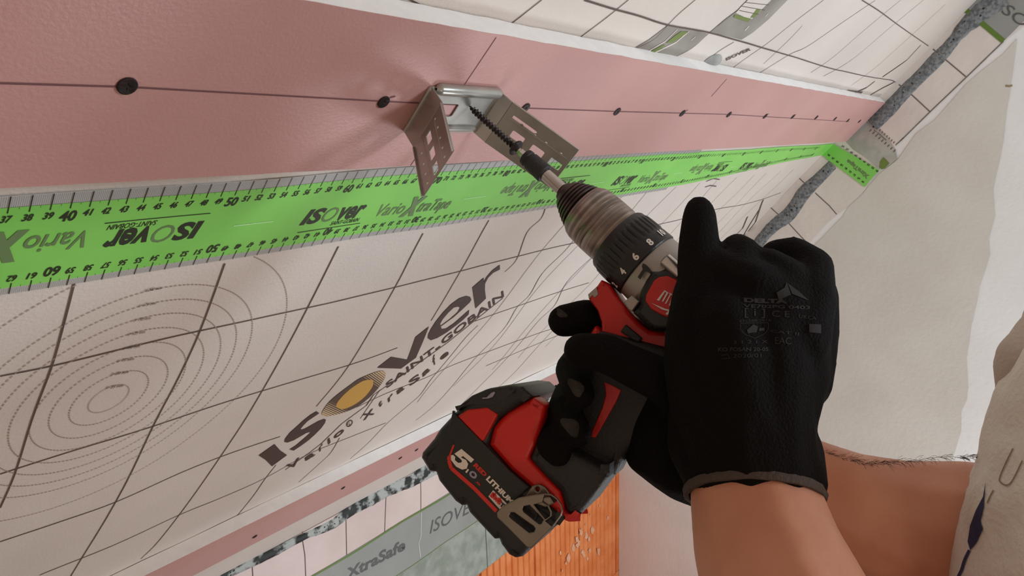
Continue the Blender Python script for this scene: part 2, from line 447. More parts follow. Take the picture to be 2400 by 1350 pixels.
flat_poly(core, PS, [smooth_line(inner_ + [inner_[0]], 3)[:-1]], E1 + .0003)
# material of the rim: print screened from brown to ochre along the long axis
mr = mat('screened_brown_ink', (78, 60, 50), .55)
nt = mr.node_tree; bs = nt.nodes['Principled BSDF']
geo = nt.nodes.new('ShaderNodeNewGeometry')
o1 = Vector(PS.pt(*PS.hit(oc[0], oc[1]))); o2 = Vector(PS.pt(*PS.hit(oc[0] + 60, oc[1] - 45))); ax = (o2 - o1)
sub = nt.nodes.new('ShaderNodeVectorMath'); sub.operation = 'SUBTRACT'; sub.inputs[1].default_value = o1
nt.links.new(geo.outputs['Position'], sub.inputs[0])
dt = nt.nodes.new('ShaderNodeVectorMath'); dt.operation = 'DOT_PRODUCT'; dt.inputs[1].default_value = ax.normalized() / ax.length
nt.links.new(sub.outputs[0], dt.inputs[0])
ab = nt.nodes.new('ShaderNodeMath'); ab.operation = 'ABSOLUTE'; nt.links.new(dt.outputs['Value'], ab.inputs[0])
wv = nt.nodes.new('ShaderNodeMath'); wv.operation = 'SINE'
ml = nt.nodes.new('ShaderNodeMath'); ml.operation = 'MULTIPLY'; ml.inputs[1].default_value = 95; nt.links.new(dt.outputs['Value'], ml.inputs[0]); nt.links.new(ml.outputs[0], wv.inputs[0])
gt = nt.nodes.new('ShaderNodeMapRange'); gt.inputs['From Min'].default_value = .55; gt.inputs['From Max'].default_value = 1.15; gt.inputs['To Min'].default_value = -1.2; gt.inputs['To Max'].default_value = .9
nt.links.new(ab.outputs[0], gt.inputs['Value'])
lt = nt.nodes.new('ShaderNodeMath'); lt.operation = 'LESS_THAN'; nt.links.new(wv.outputs[0], lt.inputs[0]); nt.links.new(gt.outputs[0], lt.inputs[1])
mx = nt.nodes.new('ShaderNodeMix'); mx.data_type = 'RGBA'; mx.inputs['A'].default_value = (*lin((84, 66, 54)), 1); mx.inputs['B'].default_value = (*lin((212, 186, 150)), 1)
nt.links.new(lt.outputs[0], mx.inputs['Factor']); nt.links.new(mx.outputs['Result'], bs.inputs['Base Color'])
rim.build('printed_rim', mr, ceiling); core.build('printed_core', M_yel, ceiling)['label'] = 'ochre oval inside the printed logo'

# grey printed bands of the upper membrane with green marks
bands = MB()
bands.cut(); flat_poly(bands, PS, [[(1800, -4), (1848, -4), (1800, 46), (1765, 76), (1738, 93), (1700, 82), (1663, 74), (1700, 42), (1730, 20)]], E1)
bands.cut(); flat_poly(bands, PS, [[(1566, 57), (1606, 66), (1640, 74), (1656, 78), (1626, 106), (1597, 124), (1572, 136), (1520, 126), (1477, 117), (1520, 92)]], E1)
bands.build_each('printed_grey_band', mat('grey_brown_print', (128, 120, 112), .5, rgb2=(160, 156, 148), scale=12), ceiling)
wb = MB()
wb.cut(); flat_poly(wb, PS, [[(1752, -4), (1808, -4), (1788, 16), (1770, 34), (1761, 43), (1742, 38), (1722, 28), (1736, 12)]], E1 + .0003)
wb.cut(); ribbon(wb, PS, [(1586, 67), (1556, 96), (1512, 122)], .0016, E1 + .0004)
wb.cut(); ribbon(wb, PS, [(1613, 72), (1582, 98), (1524, 126)], .0022, E1 + .0004)
wb.cut(); ribbon(wb, PS, [(1754, 60), (1744, 71)], .003, E1 + .0004); wb.cut(); ribbon(wb, PS, [(1799, 30), (1792, 38)], .002, E1 + .0004); wb.cut(); ribbon(wb, PS, [(1628, 84), (1618, 93)], .0015, E1 + .0004)
wb.build_each('printed_white_mark', M_mem, ceiling)
gb = MB()
gb.cut(); flat_poly(gb, PS, [[(1594, 72), (1612, 73), (1590, 88), (1574, 98), (1559, 99), (1578, 83)]], E1 + .0005)
gb.cut(); flat_poly(gb, PS, [[(1552, 103), (1558, 104), (1528, 124), (1512, 125)]], E1 + .0005)
gb.cut(); flat_poly(gb, PS, [[(1772, 18), (1782, 20), (1766, 40), (1756, 40)]], E1 + .0005)
gb.cut(); flat_poly(gb, PS, [[(1720, 32), (1757, 42), (1752, 50), (1716, 38)]], E1 + .0005)
gb.build_each('printed_green_mark', M_olive, ceiling)
sm = MB()
sm.cut(); seg_text(sm, 'ISOVER', (1702, 142), (1760, 117), (-1, -6), .04)
for l in [[(1736, 12), (1790, 22)], [(1730, 22), (1776, 32)], [(1745, 3), (1800, 10)]]: sm.cut(); ribbon(sm, PS, l, .0006, E1 + .0006)
# folded far prints near the gable: compressed lettering
for l in [[(1675, 600), (1700, 575), (1740, 535), (1752, 508)], [(1692, 598), (1725, 565), (1750, 545), (1770, 520), (1788, 468)], [(1700, 600), (1735, 562), (1762, 518), (1780, 490)]]:
    sm.cut(); ribbon(sm, PS, l, .005, E1 + .0004)
for l in [[(2158, 105), (2125, 140), (2068, 180)], [(2050, 190), (2030, 205), (1990, 222)], [(2095, 192), (2070, 205), (2040, 222)], [(1985, 212), (2020, 216)]]:
    sm.cut(); ribbon(sm, PS, l, .004, E1 + .0004)
for k, l in enumerate([[(1660, 392), (1680, 382), (1700, 386), (1700, 396)], [(1655, 425), (1672, 418), (1686, 420)], [(1652, 438), (1664, 434), (1678, 436)]]):
    sm.cut(); ribbon(sm, PS, l, .002, E1 + .0004)
for l in [[(1285, 770), (1330, 735), (1370, 715), (1330, 760), (1290, 800)], [(1200, 850), (1240, 815), (1275, 800), (1260, 830)]]:
    pass
sm.build_each('printed_mark', M_ink, ceiling)
# grey bulge with a fold just above the board
fo = MB(); c0 = PS.hit(1668, 147)
vv = []; ff = []
for j in range(7):
    for i in range(17):
        a = math.pi * i / 16; r = j / 6
        vv.append(PS.pt(c0[0] + .024 * r * math.cos(a), c0[1] + .012 * r * math.sin(a), .004 * math.cos(r * math.pi / 2) + .0006))
for j in range(6):
    for i in range(16): ff.append((j * 17 + i, j * 17 + i + 1, (j + 1) * 17 + i + 1, (j + 1) * 17 + i))
fo.add(vv, ff); fo.build('membrane_fold', M_fog, ceiling, True)['label'] = 'small grey fold of membrane above the upper board strip'

# ---- knee wall
VM, VT, VB = .101, .217, .370
SE = 1.877 + .145 * 1.26 + .0
def wall_slab(name, v0, v1, o0, o1, m_, s0=-.7, s1=SE, parent=None):
    mb = MB(); mb.add(*slab(PW, [(s0, v0), (s1, v0), (s1, v1), (s0, v1)], o0, o1)); return mb.build(name, m_, parent)
VF = (W(CR)[2]) / 1.0                                   # height of the crease over the floor
wall_left = struct(wall_slab('wall_left', -.02, VF, -.16, -.012, M_conc))
beam = struct(wall_slab('trim_1', 0, VB, -.0119, 0, M_conc)); beam['label'] = 'concrete ring beam over the bricks'
bj = MB()
for s in (-.2, .3, .82, 1.318, 1.82):
    bj.cut(); ribbon(bj, PW, [(s, VT - .01), (s + .004, VB)], .003, .0005, px=False, step=.03)
bj.build_each('beam_joint', mat('dark_joint', (92, 96, 90), .9), beam)
fl = MB(); fl.add(*slab(PW, [(-.7, 0), (SE, 0), (SE, VM), (-.7, VM)], .0004, .003)); flap = fl.build('membrane_flap', mat('pinkish_membrane', (218, 200, 196), .5, rgb2=(208, 188, 184), scale=9, bump=.2, bscale=300), ceiling)
fl = MB()
for l in [[(588, 1316), (590, 1350), (596, 1380)], [(707, 1243), (706, 1262), (712, 1300), (714, 1350)], [(808, 1190), (809, 1250), (810, 1303)], [(903, 1143), (901, 1190), (899, 1249)], [(983, 1110), (984, 1150), (984, 1200)]]:
    fl.cut(); ribbon(fl, PW, l, .0018, .0036)
fl.build_each('printed_flap_line', M_ink, ceiling)
# brick courses in the knee wall
def brick_mesh(s0, s1, v0, v1):
    n = 9; pts = []
    for i in range(n):
        a = s0 + (s1 - s0) * i / n; b = s0 + (s1 - s0) * (i + 1) / n; w_ = (b - a)
        pts += [(a + w_ * .10, 0), (a + w_ * .78, 0), (a + w_ * .82, -.006), (a + w_ * .96, -.006)]
    k = len(pts); v = []
    for (v_) in (v0, v1):
        for s, o in pts: v.append(PW.pt(s, v_, o - .0005))
        v.append(PW.pt(s1, v_, -.0115)); v.append(PW.pt(s0, v_, -.0115))
    k += 2
    f = [tuple(range(k)), tuple(range(2 * k - 1, k - 1, -1))] + [(i, i + k, (i + 1) % k + k, (i + 1) % k) for i in range(k)]
    return v, f
row = 0; v = VB + .0004
while v < VF - .02:
    v1 = min(v + .399, VF)
    s = .55 + (.07 if row % 2 else 0)
    while s < SE - .02:
        s1 = min(s + .247, SE)
        b = MB(); b.add(*brick_mesh(s + .0003, s1 - .0003, v + .0006, v1 - .0006)); b.build('brick', M_brick, wall_left)
        s += .248
    v += .40; row += 1
ms = MB()
rr = random.Random(3)
for k in range(22):
    ms.cut(); cx, cy = rr.choice([(1375, 1250), (1350, 1290), (1395, 1225), (1330, 1320), (1385, 1300)]); cx += rr.gauss(0, 14); cy += rr.gauss(0, 22)
    r = rr.uniform(1.2, 5)
    flat_poly(ms, PW, [[(cx + r * rr.uniform(.5, 1.2) * math.cos(a), cy + 2.2 * r * rr.uniform(.5, 1.2) * math.sin(a)) for a in [i * math.pi / 5 for i in range(10)]]], .0006 + .0001 * k)
ms.build_each('mortar_smear', M_mortar, wall_left)

# ---- gable wall
def gable_pt(px, py): return PG.hit(px, py)
g_c0 = PG.hit(1459, 842)
def tcrease(t): 
    p = S(sg(t), t) - G0; return (float(p @ gh), float(p @ -u))
cA, cB = tcrease(.62), tcrease(-1.262)
yfl = VF + cB[1]
gl = MB(); gl.add(*slab(PG, [cB, (cB[0], yfl), (2.2, yfl), (2.2, cA[1]), cA], -.12, 0))
wall_right = struct(gl.build('wall_right', M_plast))
bp = MB()
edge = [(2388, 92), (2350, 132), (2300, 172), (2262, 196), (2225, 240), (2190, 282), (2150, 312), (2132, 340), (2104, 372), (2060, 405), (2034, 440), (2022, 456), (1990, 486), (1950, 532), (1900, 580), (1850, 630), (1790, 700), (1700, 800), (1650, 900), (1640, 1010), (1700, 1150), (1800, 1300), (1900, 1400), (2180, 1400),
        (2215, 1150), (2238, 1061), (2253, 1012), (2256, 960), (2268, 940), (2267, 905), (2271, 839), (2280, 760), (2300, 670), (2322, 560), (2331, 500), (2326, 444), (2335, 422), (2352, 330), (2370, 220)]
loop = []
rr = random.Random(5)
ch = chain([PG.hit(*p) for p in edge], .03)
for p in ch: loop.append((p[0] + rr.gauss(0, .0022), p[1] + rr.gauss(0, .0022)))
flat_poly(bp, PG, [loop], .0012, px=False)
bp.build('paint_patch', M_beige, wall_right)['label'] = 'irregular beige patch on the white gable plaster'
fm = MB()
fedge = [(2400, 60), (2353, 97), (2250, 200), (2104, 337), (2062, 392), (2052, 404), (2030, 440), (2010, 462), (1990, 480), (1940, 520), (1905, 560), (1870, 604), (1826, 650), (1780, 700), (1600, 900), (1475, 1000)]
inner = [tcrease(t) for t in (-1.25, -1.0, -.7, -.4, -.2, 0, .2)]
loop = [(p[0] + rr.gauss(0, .001), p[1] + rr.gauss(0, .001)) for p in chain([PG.hit(*p) for p in fedge], .04)]
loop = loop + inner
fm.add(*slab(PG, loop, .0013, .0026))
gflap = fm.build('membrane_flap', mat('white_membrane', (226, 219, 212), .42, rgb2=(218, 210, 204), scale=12, bump=.5, bscale=60), wall_right)
gi = MB()
for l in [[(2353, 97), (2265, 182), (2181, 262), (2112, 330)], [(2104, 337), (2120, 322)], [(2188, 115), (2215, 138), (2265, 180)], [(2108, 198), (2140, 224), (2181, 262)], [(1872, 415), (1905, 446)], [(1912, 452), (1945, 482), (1962, 502)], [(1960, 394), (1900, 452), (1840, 510), (1790, 562)],
          [(1806, 485), (1832, 508)], [(1840, 512), (1870, 545), (1888, 564)]]:
    gi.cut(); ribbon(gi, PG, l, .0024, .0032)
for k in range(9):
    x = 2057 + 44 * k / 8; y = 300 + 38 * k / 8
    gi.cut(); ribbon(gi, PG, [(x, y), (x + 2, y + 1)], .005, .0032)
gi.cut(); seg_text(gi, 'air tightness', (2049, 306), (2078, 330), (2, -3), .02, fnn=pxfn(PG, .0033))
for k in range(9):
    x = 2040 + 56 * k / 8; y = 300 + 48 * k / 8
    gi.cut(); ribbon(gi, PG, [(x + 4, y + 3), (x - 1, y + 8)], .003, .0032)
gi.build_each('printed_line', mat('grey_print', (112, 106, 100), .6), wall_right)
# white gloss crease strip
# silver end of the membrane below the board end
sv = MB()
flat_poly(sv, PG, [[(2040, 270), (2062, 300), (2085, 325), (2100, 350), (2104, 372), (2085, 388), (2062, 396), (2030, 370), (2000, 350), (1980, 328), (2008, 300)]], .0030)
sv.build('foil_patch', mat('silvery_grey_foil', (186, 184, 180), .35, .15, rgb2=(160, 162, 156), scale=22, bump=.5, bscale=60), wall_right)['label'] = 'silvery grey foil patch in the corner'
ol = MB(); flat_poly(ol, PG, [[(2072, 368), (2086, 382), (2076, 394), (2068, 397), (2062, 392), (2064, 378)]], .0036); ol.build('printed_green_mark', M_olive, wall_right)
# small nail in the plaster
nl = MB(); ribbon(nl, PG, [(2357, 201), (2366, 202), (2373, 200)], .004, .0018); nl.build('plaster_scratch', mat('olive_brown', (150, 136, 96), .8), wall_right)

# floor
fl = MB()
yk = W(CR)[1]
fl.add([(-2, yk + .2, 0), (2.6, yk + .2, 0), (2.6, -3, 0), (-2, -3, 0), (-2, yk + .2, -.1), (2.6, yk + .2, -.1), (2.6, -3, -.1), (-2, -3, -.1)], [(0, 1, 2, 3), (7, 6, 5, 4), (0, 4, 5, 1), (1, 5, 6, 2), (2, 6, 7, 3), (3, 7, 4, 0)])
struct(fl.build('floor', M_floor))

# ------------------------------------------------------------------ sealing beads
def bead(name, label, plane, px, wpx_list, hgt, m_, extra=None, cat='sealant', seed=1, step=.006):
    pts = [plane.hit(*p) for p in px]
    pts = chain(pts, step)
    n = len(pts); rr = random.Random(seed)
    t = thing(name, label, cat, plane.pt(*pts[n // 2], 0))
    mb = MB(); v = []; f = []; K_ = 7
    for i, p in enumerate(pts):
        a = pts[max(0, i - 1)]; b = pts[min(n - 1, i + 1)]
        dx, dy = b[0] - a[0], b[1] - a[1]; l = math.hypot(dx, dy); nx, ny = -dy / l, dx / l
        w_ = np.interp(i / (n - 1), [k / (len(wpx_list) - 1) for k in range(len(wpx_list))], wpx_list)
        w_ *= 1 + .22 * noise.noise(Vector((i * .09, seed, 0))) + .10 * noise.noise(Vector((i * .5, seed, 2)))
        sh = .25 * w_ * noise.noise(Vector((i * .06, seed, 7)))
        for k in range(K_):
            q = -1 + 2 * k / (K_ - 1)
            hh = hgt * math.sqrt(max(0, 1 - q * q)) * (1 + .3 * noise.noise(Vector((i * .4, k * .7, seed))))
            v.append(plane.pt(p[0] + nx * (w_ / 2 * q + sh), p[1] + ny * (w_ / 2 * q + sh), .0029 + hh))
    for i in range(n - 1):
        for k in range(K_ - 1): f.append((i * K_ + k, i * K_ + k + 1, (i + 1) * K_ + k + 1, (i + 1) * K_ + k))
    mb.add(v, f); mb.build('bead', m_, t, True)
    sp = MB()
    for k in range(int(n * .35)):
        i = rr.randrange(n); q = rr.uniform(-.7, .7); r = rr.uniform(.0015, .0035) * (hgt / .004)
        a = v[i * K_ + 3]; b = v[i * K_ + (5 if q > 0 else 1)]
        c = Vector(a).lerp(Vector(b), abs(q))
        nn = Vector(R @ plane.n); t1 = Vector(R @ plane.a); t2 = Vector(R @ plane.b)
        m0 = len(sp.v)
        sp.add([c + nn * .0008 * (hgt / .004)] + [c + t1 * r * rr.uniform(.5, 1.2) * math.cos(g) + t2 * r * rr.uniform(.5, 1.2) * math.sin(g) for g in [j * math.pi / 3 for j in range(6)]], [(0, j + 1, (j + 1) % 6 + 1) for j in range(6)])
    so = sp.build('dark_spots', M_butylp, t); so['kind'] = 'stuff'
    return t
bead('sealant_bead', 'grey speckled sealant bead on the gable above the green tape', PG, [(2352, -10), (2300, 25), (2262, 62), (2218, 118), (2178, 160), (2130, 205), (2085, 255), (2045, 292)], [.05, .04, .026, .032, .028, .034, .032], .004, M_butyl, seed=3)
bead('sealant_bead', 'grey speckled sealant bead on the gable below the green tape, behind the hand', PG, [(1952, 385), (1915, 425), (1880, 458), (1840, 505), (1800, 545), (1760, 590), (1700, 650), (1600, 760)], [.026, .036, .034, .028, .028, .024, .024], .004, M_butyl, seed=9)
M_smear = mat('black_streaked_sealant', (28, 32, 32), .6, rgb2=(172, 178, 176), scale=46, bump=.8, bscale=120, lo=.44, hi=.56, detail=6)
bd = bead('sealant_bead', 'black and grey streaked sealant bead along the top of the knee wall', PW, [(430, 1415), (520, 1352), (575, 1322), (650, 1288), (720, 1250), (780, 1226), (835, 1190), (900, 1150), (960, 1128), (1000, 1105), (1080, 1060), (1300, 930), (1400, 880)], [.016, .018, .016, .030, .03, .042, .034, .028, .026, .022, .02, .02], .003, M_smear, seed=21)

# ------------------------------------------------------------------ plasterboard strips
def board(name, label, s0, s1f, t0, t1, thick=.02, seed=1):
    t = thing(name, label, 'board', PB.pt((s0 + s1f(t0)) / 2, (t0 + t1) / 2, -thick / 2))
    rr = random.Random(seed)
    n = 170
    top = []; bot = []
    for i in range(n + 1):
        q = i / n
        sa = s0 + (s1f(t1) - s0) * q; sb = s0 + (s1f(t0) - s0) * q
        top.append((sa, t1 + .0007 * noise.noise(Vector((sa * 30, seed, 0))) + .0005 * noise.noise(Vector((sa * 90, seed, 0)))))
        bot.append((sb, t0 + .0005 * noise.noise(Vector((sb * 40, seed, 4)))))
    lp = bot + list(reversed(top))
    c = MB(); c.add(*slab(PB, lp, -thick + .0006, -.0005)); c.build('gypsum_core', M_gyp, t)['label'] = 'white cut edge of the board'
    pf = MB(); f_ = []; v_ = []
    for i in range(n + 1): v_ += [PB.pt(*bot[i], 0), PB.pt(*top[i], 0), PB.pt(*bot[i], -.0006), PB.pt(*top[i], -.0006)]
    for i in range(n): a = 4 * i; f_ += [(a, a + 4, a + 5, a + 1), (a, a + 2, a + 6, a + 4), (a + 1, a + 5, a + 7, a + 3)]
    pf.add(v_, f_ + [(0, 1, 3, 2), (4 * n, 4 * n + 2, 4 * n + 3, 4 * n + 1)]); pf.build('paper_face', M_pink, t)
    return t
bu = board('plasterboard_strip', 'pink plasterboard strip screwed across the upper membrane, carrying the steel bracket', -.35, lambda t: sg(t) - .02, -.274, -.1555, seed=2)
bl = board('plasterboard_strip', 'lower pink plasterboard strip at the foot of the slope above the knee wall', -.35, lambda t: sg(t) - .02, -1.085, -.972, seed=6)
ln = MB()
ln.cut(); ribbon(ln, PB, [(0, 194), (300, 203), (900, 237), (1230, 253), (1445, 261), (1708, 268), (1990, 285)], .0011, .0003)
ln.cut(); ribbon(ln, PB, [(1163, 87), (1089, 197)], .0007, .0003); ln.cut(); ribbon(ln, PB, [(1000, 330), (962, 388)], .0007, .0003); ln.cut(); ribbon(ln, PB, [(1703, 185), (1667, 226)], .0011, .0003)
ln.build_each('pencil_line', M_pline, bu)
def screw_head(plane, px, py, parent, r=.0042, nick=True, off=0.0):
    s, t = plane.hit(px, py)
    mb = MB(); v = []; N = 20
    prof = [(1.0, .0003), (.98, .0010), (.86, .0012), (.42, .0009), (.3, .0005)]
    for rr_, z in prof:
        for i in range(N):
            a = 2 * math.pi * i / N
            q = rr_ * r * (1 if rr_ > .5 else (1.15 if i % 5 == 0 else .6))
            v.append(plane.pt(s + q * math.cos(a), t + q * math.sin(a), off + z))
    f = [(j * N + i, j * N + (i + 1) % N, (j + 1) * N + (i + 1) % N, (j + 1) * N + i) for j in range(len(prof) - 1) for i in range(N)]
    f.append(tuple(range((len(prof) - 1) * N, len(prof) * N)))
    mb.add(v, f)
    o = mb.build('screw', M_screw, parent)
    tmb = MB(); ribbon(tmb, plane, [(s + r * .8, t + r * .8), (s + r * 1.6, t + r * 1.1)], .0012, .0006, px=False, step=None)
    if nick: tmb.build('paper_nick', M_pline, parent)
    return o
for k, (x, y) in enumerate([(297, 200), (898, 238), (1231, 252), (1446, 261), (1599, 265), (1708, 268), (1793, 272), (1858, 273), (1913, 275), (1957, 278), (1987, 282), (2014, 284)]):
    screw_head(PB, x, y, bu, .0046 if k else .0048, nick=k in (1, 4, 6, 7))
for x, y in [(597, 1257), (804, 1143), (938, 1073), (976, 1054)]: screw_head(PB, x, y, bl, .004, nick=False)

# ------------------------------------------------------------------ green tape
tl = thing('green_tape', 'bright green ruler-printed sealing tape along the slope below the upper board, turned onto the gable', 'tape', PS.pt(.8, -.338, 0))
tU, tL, mU, mL = -.307, -.3715, -.299, -.377
def strip(mb, plane, s0, s1, ta, tb, off, n=120):
    v = []; f = []
    for i in range(n + 1):
        s = s0 + (s1 - s0) * i / n
        v += [plane.pt(s, ta, off), plane.pt(s, tb, off)]
    for i in range(n): f.append((2 * i, 2 * i + 2, 2 * i + 3, 2 * i + 1))
    mb.add(v, f)
OT = .0012
def tape_t(s, t):      # far end runs slightly narrower and higher
    return t
def tup(s): return tU + .008 * min(1, max(0, (s - .25) / .4))
def tlow(s):
    q = min(1, max(0, (s - 1.0) / .87)); return tL + .034 * q * q * (3 - 2 * q)
g = MB(); v = []; f = []
for i in range(161):
    s_ = -.35 + (sg(-.34) + .35) * i / 160
    v += [PS.pt(s_ if i < 160 else sg(tlow(s_)), tlow(s_), OT), PS.pt(s_ if i < 160 else sg(tU), tup(s_), OT)]
    if i: f.append((2 * i - 2, 2 * i, 2 * i + 1, 2 * i - 1))
g.add(v, f)
gp_ = [tcrease(-.300), PG.hit(2063, 398), PG.hit(2028, 438), tcrease(tlow(1.93))]
g.add([PG.pt(*p, .0048) for p in gp_], [(0, 1, 2, 3)])
g.build('tape_film', M_green, tl)
for a_, b_ in ((mL, tL), (tU, mU)):
    g = MB(); v = []; f = []
    for i in range(121):
        s_ = -.35 + 1.4 * i / 120; dd = 0 if a_ == mL else tup(s_) - tU
        v += [PS.pt(s_, a_ + dd, OT - .0002), PS.pt(s_, b_ + dd, OT - .0002)]
        if i: f.append((2 * i - 2, 2 * i, 2 * i + 1, 2 * i - 1))
    g.add(v, f); g.build('clear_margin', M_margin, tl)['label'] = 'pale millimetre margin of the tape'
pk = MB(); pg2 = MB(); pw = MB(); pm = MB()
fo_ = stfn(PS, OT + .0003)
def q4(mb, plane, s0, s1, t0, t1, off): mb.add([plane.pt(s0, t0, off), plane.pt(s1, t0, off), plane.pt(s1, t1, off), plane.pt(s0, t1, off)], [(0, 1, 2, 3)])
def su(n): return .1738 + .00994 * (n - 40)
def sl(n): return .1738 + .01015 * (60 - n) 
for mmi in range(-1000, 1000):
    n = 40 + mmi / 10; s = su(n)
    w_ = .00010 if mmi % 10 else .0003
    dd = tup(s) - tU; top = mU + dd; bot = dd + ((tU - .004) if mmi % 10 == 0 else (tU - .0015 if mmi % 5 == 0 else tU))
    if -.35 < s < 1.05: q4(pk if mmi % 10 == 0 else pm, PS, s - w_, s + w_, bot, top, OT + .0002)
    n = 60 + mmi / 10; s = sl(n)
    top = (tL + .004) if mmi % 10 == 0 else (tL + .0015 if mmi % 5 == 0 else tL)
    if -.35 < s < 1.05 and n > -60: q4(pk if mmi % 10 == 0 else pm, PS, s - w_, s + w_, mL, top, OT + .0002)
for n in range(22, 210):
    s = su(n); m_ = n if n <= 100 else n - 100
    if s > 1.80: break
    big = m_ % 10 == 0; hh = .0078 if big else .0050; ww = .0085 if big else .0048
    if s > 1.1 and not big: ww = .003
    y = tup(s) - .0055 - hh
    text(pk, str(m_), [(s - ww / 2 - .0005, y), (s + ww / 2 - .0005, y), (s + ww / 2 + .0005, y + hh), (s - ww / 2 + .0005, y + hh)], fo_, .03)
for n in range(80, -105, -1):
    s = sl(n); m_ = n if n > 0 else n + 100
    if s > 1.80: break
    if s < -.3: continue
    big = m_ % 10 == 0; hh = .0078 if big else .0050; ww = .0085 if big else .0048
    y = tlow(s) + .0055 + hh
    text(pk, str(m_), [(s + ww / 2, y), (s - ww / 2, y), (s - ww / 2 - .001, y - hh), (s + ww / 2 - .001, y - hh)], fo_, .03)
def st_text(mb, s_, s0, s1, t0, t1, sk, bold, flip=False):
    if mb is pg2: mb.cut()
    if flip: text(mb, s_, [(s1, t1), (s0, t1), (s0 - sk, t0), (s1 - sk, t0)], fo_, bold)
    else: text(mb, s_, [(s0, t0), (s1, t0), (s1 + sk, t1), (s0 + sk, t1)], fo_, bold)
for k in range(-1, 3):
    s0 = .342 + .4915 * k
    for fl_ in (False, True):
        if not fl_:
            st_text(pk, 'IS', s0, s0 + .017, -.3485, -.333, .004, .04); st_text(pg2, 'O', s0 + .018, s0 + .032, -.3492, -.333, .003, .0); st_text(pk, 'ver', s0 + .033, s0 + .060, -.3485, -.333, .003, .035)
            st_text(pk, 'SAINT-GOBAIN', s0 + .032, s0 + .0615, -.3545, -.3500, .001, .01)
            ribbon(pk, PS, [(s0 + .002, -.3575), (s0 + .066, -.3572)], .0008, OT + .0003, px=False, step=.02)
            a = s0 + .076
            st_text(pg2, 'Vario', a, a + .034, -.351, -.336, .003, .01); st_text(pg2, 'X', a + .034, a + .052, -.3535, -.3325, .003, .09); st_text(pg2, 'traTape', a + .051, a + .094, -.351, -.336, .003, .02)
        else:
            b = s0 - .083
            st_text(pk, 'IS', b - .016, b, -.3485, -.333, .003, .04, True); st_text(pg2, 'O', b - .031, b - .017, -.3492, -.333, .003, .0, True); st_text(pk, 'ver', b - .059, b - .032, -.3485, -.333, .003, .035, True)
            st_text(pk, 'SAINT-GOBAIN', b - .061, b - .032, -.3318, -.3275, .001, .01, True)
            ribbon(pk, PS, [(b - .064, -.3255), (b + .002, -.3255)], .0008, OT + .0003, px=False, step=.02)
            a = s0 - .152
            st_text(pg2, 'Vario', a - .034, a, -.345, -.330, .003, .01, True); st_text(pg2, 'X', a - .052, a - .034, -.348, -.327, .003, .09, True); st_text(pg2, 'traTape', a - .095, a - .051, -.345, -.330, .003, .02, True)
    pw.cut(); ribbon(pw, PS, [(s0 - .059, -.3405), (s0 - .027, -.3405)], .0007, OT + .0003, px=False, step=.02)
    pw.cut(); ribbon(pw, PS, [(s0 + .187, -.3405), (s0 + .222, -.3405)], .0007, OT + .0003, px=False, step=.02)
gf = pxfn(PG, .0052)
for k in range(9):
    a = k / 8
    x, y = 1973 + 80 * a, 340 + 58 * a
    text(pk, str((34 + k * 3) % 90), [(x + 1, y + 3), (x + 6, y + 6), (x + 9, y + 2), (x + 3, y - 1)], gf, .03)
    x, y = 1940 + 80 * a, 364 + 62 * a
    text(pk, str(90 - k * 3), [(x + 1, y), (x + 6, y + 3), (x + 9, y - 1), (x + 3, y - 4)], gf, .03)
pg2.cut(); text(pg2, 'XtraTape', [(2040, 412), (1990, 373), (1984, 380), (2034, 420)], gf, .05)
pk.build('ruler_print', M_gink, tl)['kind'] = 'stuff'; pg2.build_each('grey_print', M_gink2, tl); pw.build_each('pale_line', M_gwhite, tl); pm.build('millimetre_ticks', mat('grey_tick_ink', (92, 90, 88), .5), tl)['kind'] = 'stuff'

# ------------------------------------------------------------------ grey tape on the knee wall and on the gable
gt_ = thing('grey_tape', 'grey sealing tape with green edge on the concrete beam of the knee wall', 'tape', PW.pt(1.0, .16, 0))
g = MB(); g.add(*slab(PW, [(-.3, VM - .004), (1.95, VM - .004), (1.95, VT), (-.3, VT + .002)], .0031, .0042)); g.build('tape_film', M_gtape, gt_)
g = MB(); 
rr = random.Random(8)
g.cut(); ribbon(g, PW, [(s, VM - .002 + .0015 * math.sin(s * 23)) for s in [(-.3 + .03 * i) for i in range(75)]], .0042, .0046, px=False, step=None)
g.cut(); ribbon(g, PW, [(s, VT - .001 + .001 * math.sin(s * 31)) for s in [(-.3 + .03 * i) for i in range(75)]], .0016, .0046, px=False, step=None)
g.build_each('edge_line', M_gedge, gt_)
g = MB(); gw = pxfn(PW, .0047)
g.cut(); seg_text(g, 'XtraSafe', (808, 1358), (946, 1286), (2, -27), .03, fnn=gw)
g.cut(); seg_text(g, 'ISOVER', (1004, 1250), (1118, 1190), (6, -34), .0, fnn=gw)
g.build_each('tape_lettering', M_gtext, gt_)
g = MB(); ribbon(g, PW, [(984, 1200), (983, 1255), (978, 1272), (982, 1305)], .0022, .0048); g.build('pale_line', M_margin, gt_)
gt2 = thing('grey_tape', 'grey printed tape patch with a green edge high on the gable', 'tape', PG.pt(*PG.hit(2340, 30)))
g = MB(); g.add(*slab(PG, [PG.hit(*p) for p in [(2262, 18), (2353, 97), (2400, 50), (2470, -20), (2400, -80), (2330, -50)]], .0029, .0036)); g.build('tape_film', M_gtape, gt2)
g = MB(); ribbon(g, PG, [(2256, 16), (2353, 97)], .009, .0042); g.build('edge_line', M_gedge, gt2)
g = MB(); seg_text(g, 'ISO', (2337, 22), (2398, 65), (22, -20), .0, fnn=pxfn(PG, .0044)); g.build('tape_lettering', M_gtext, gt2)

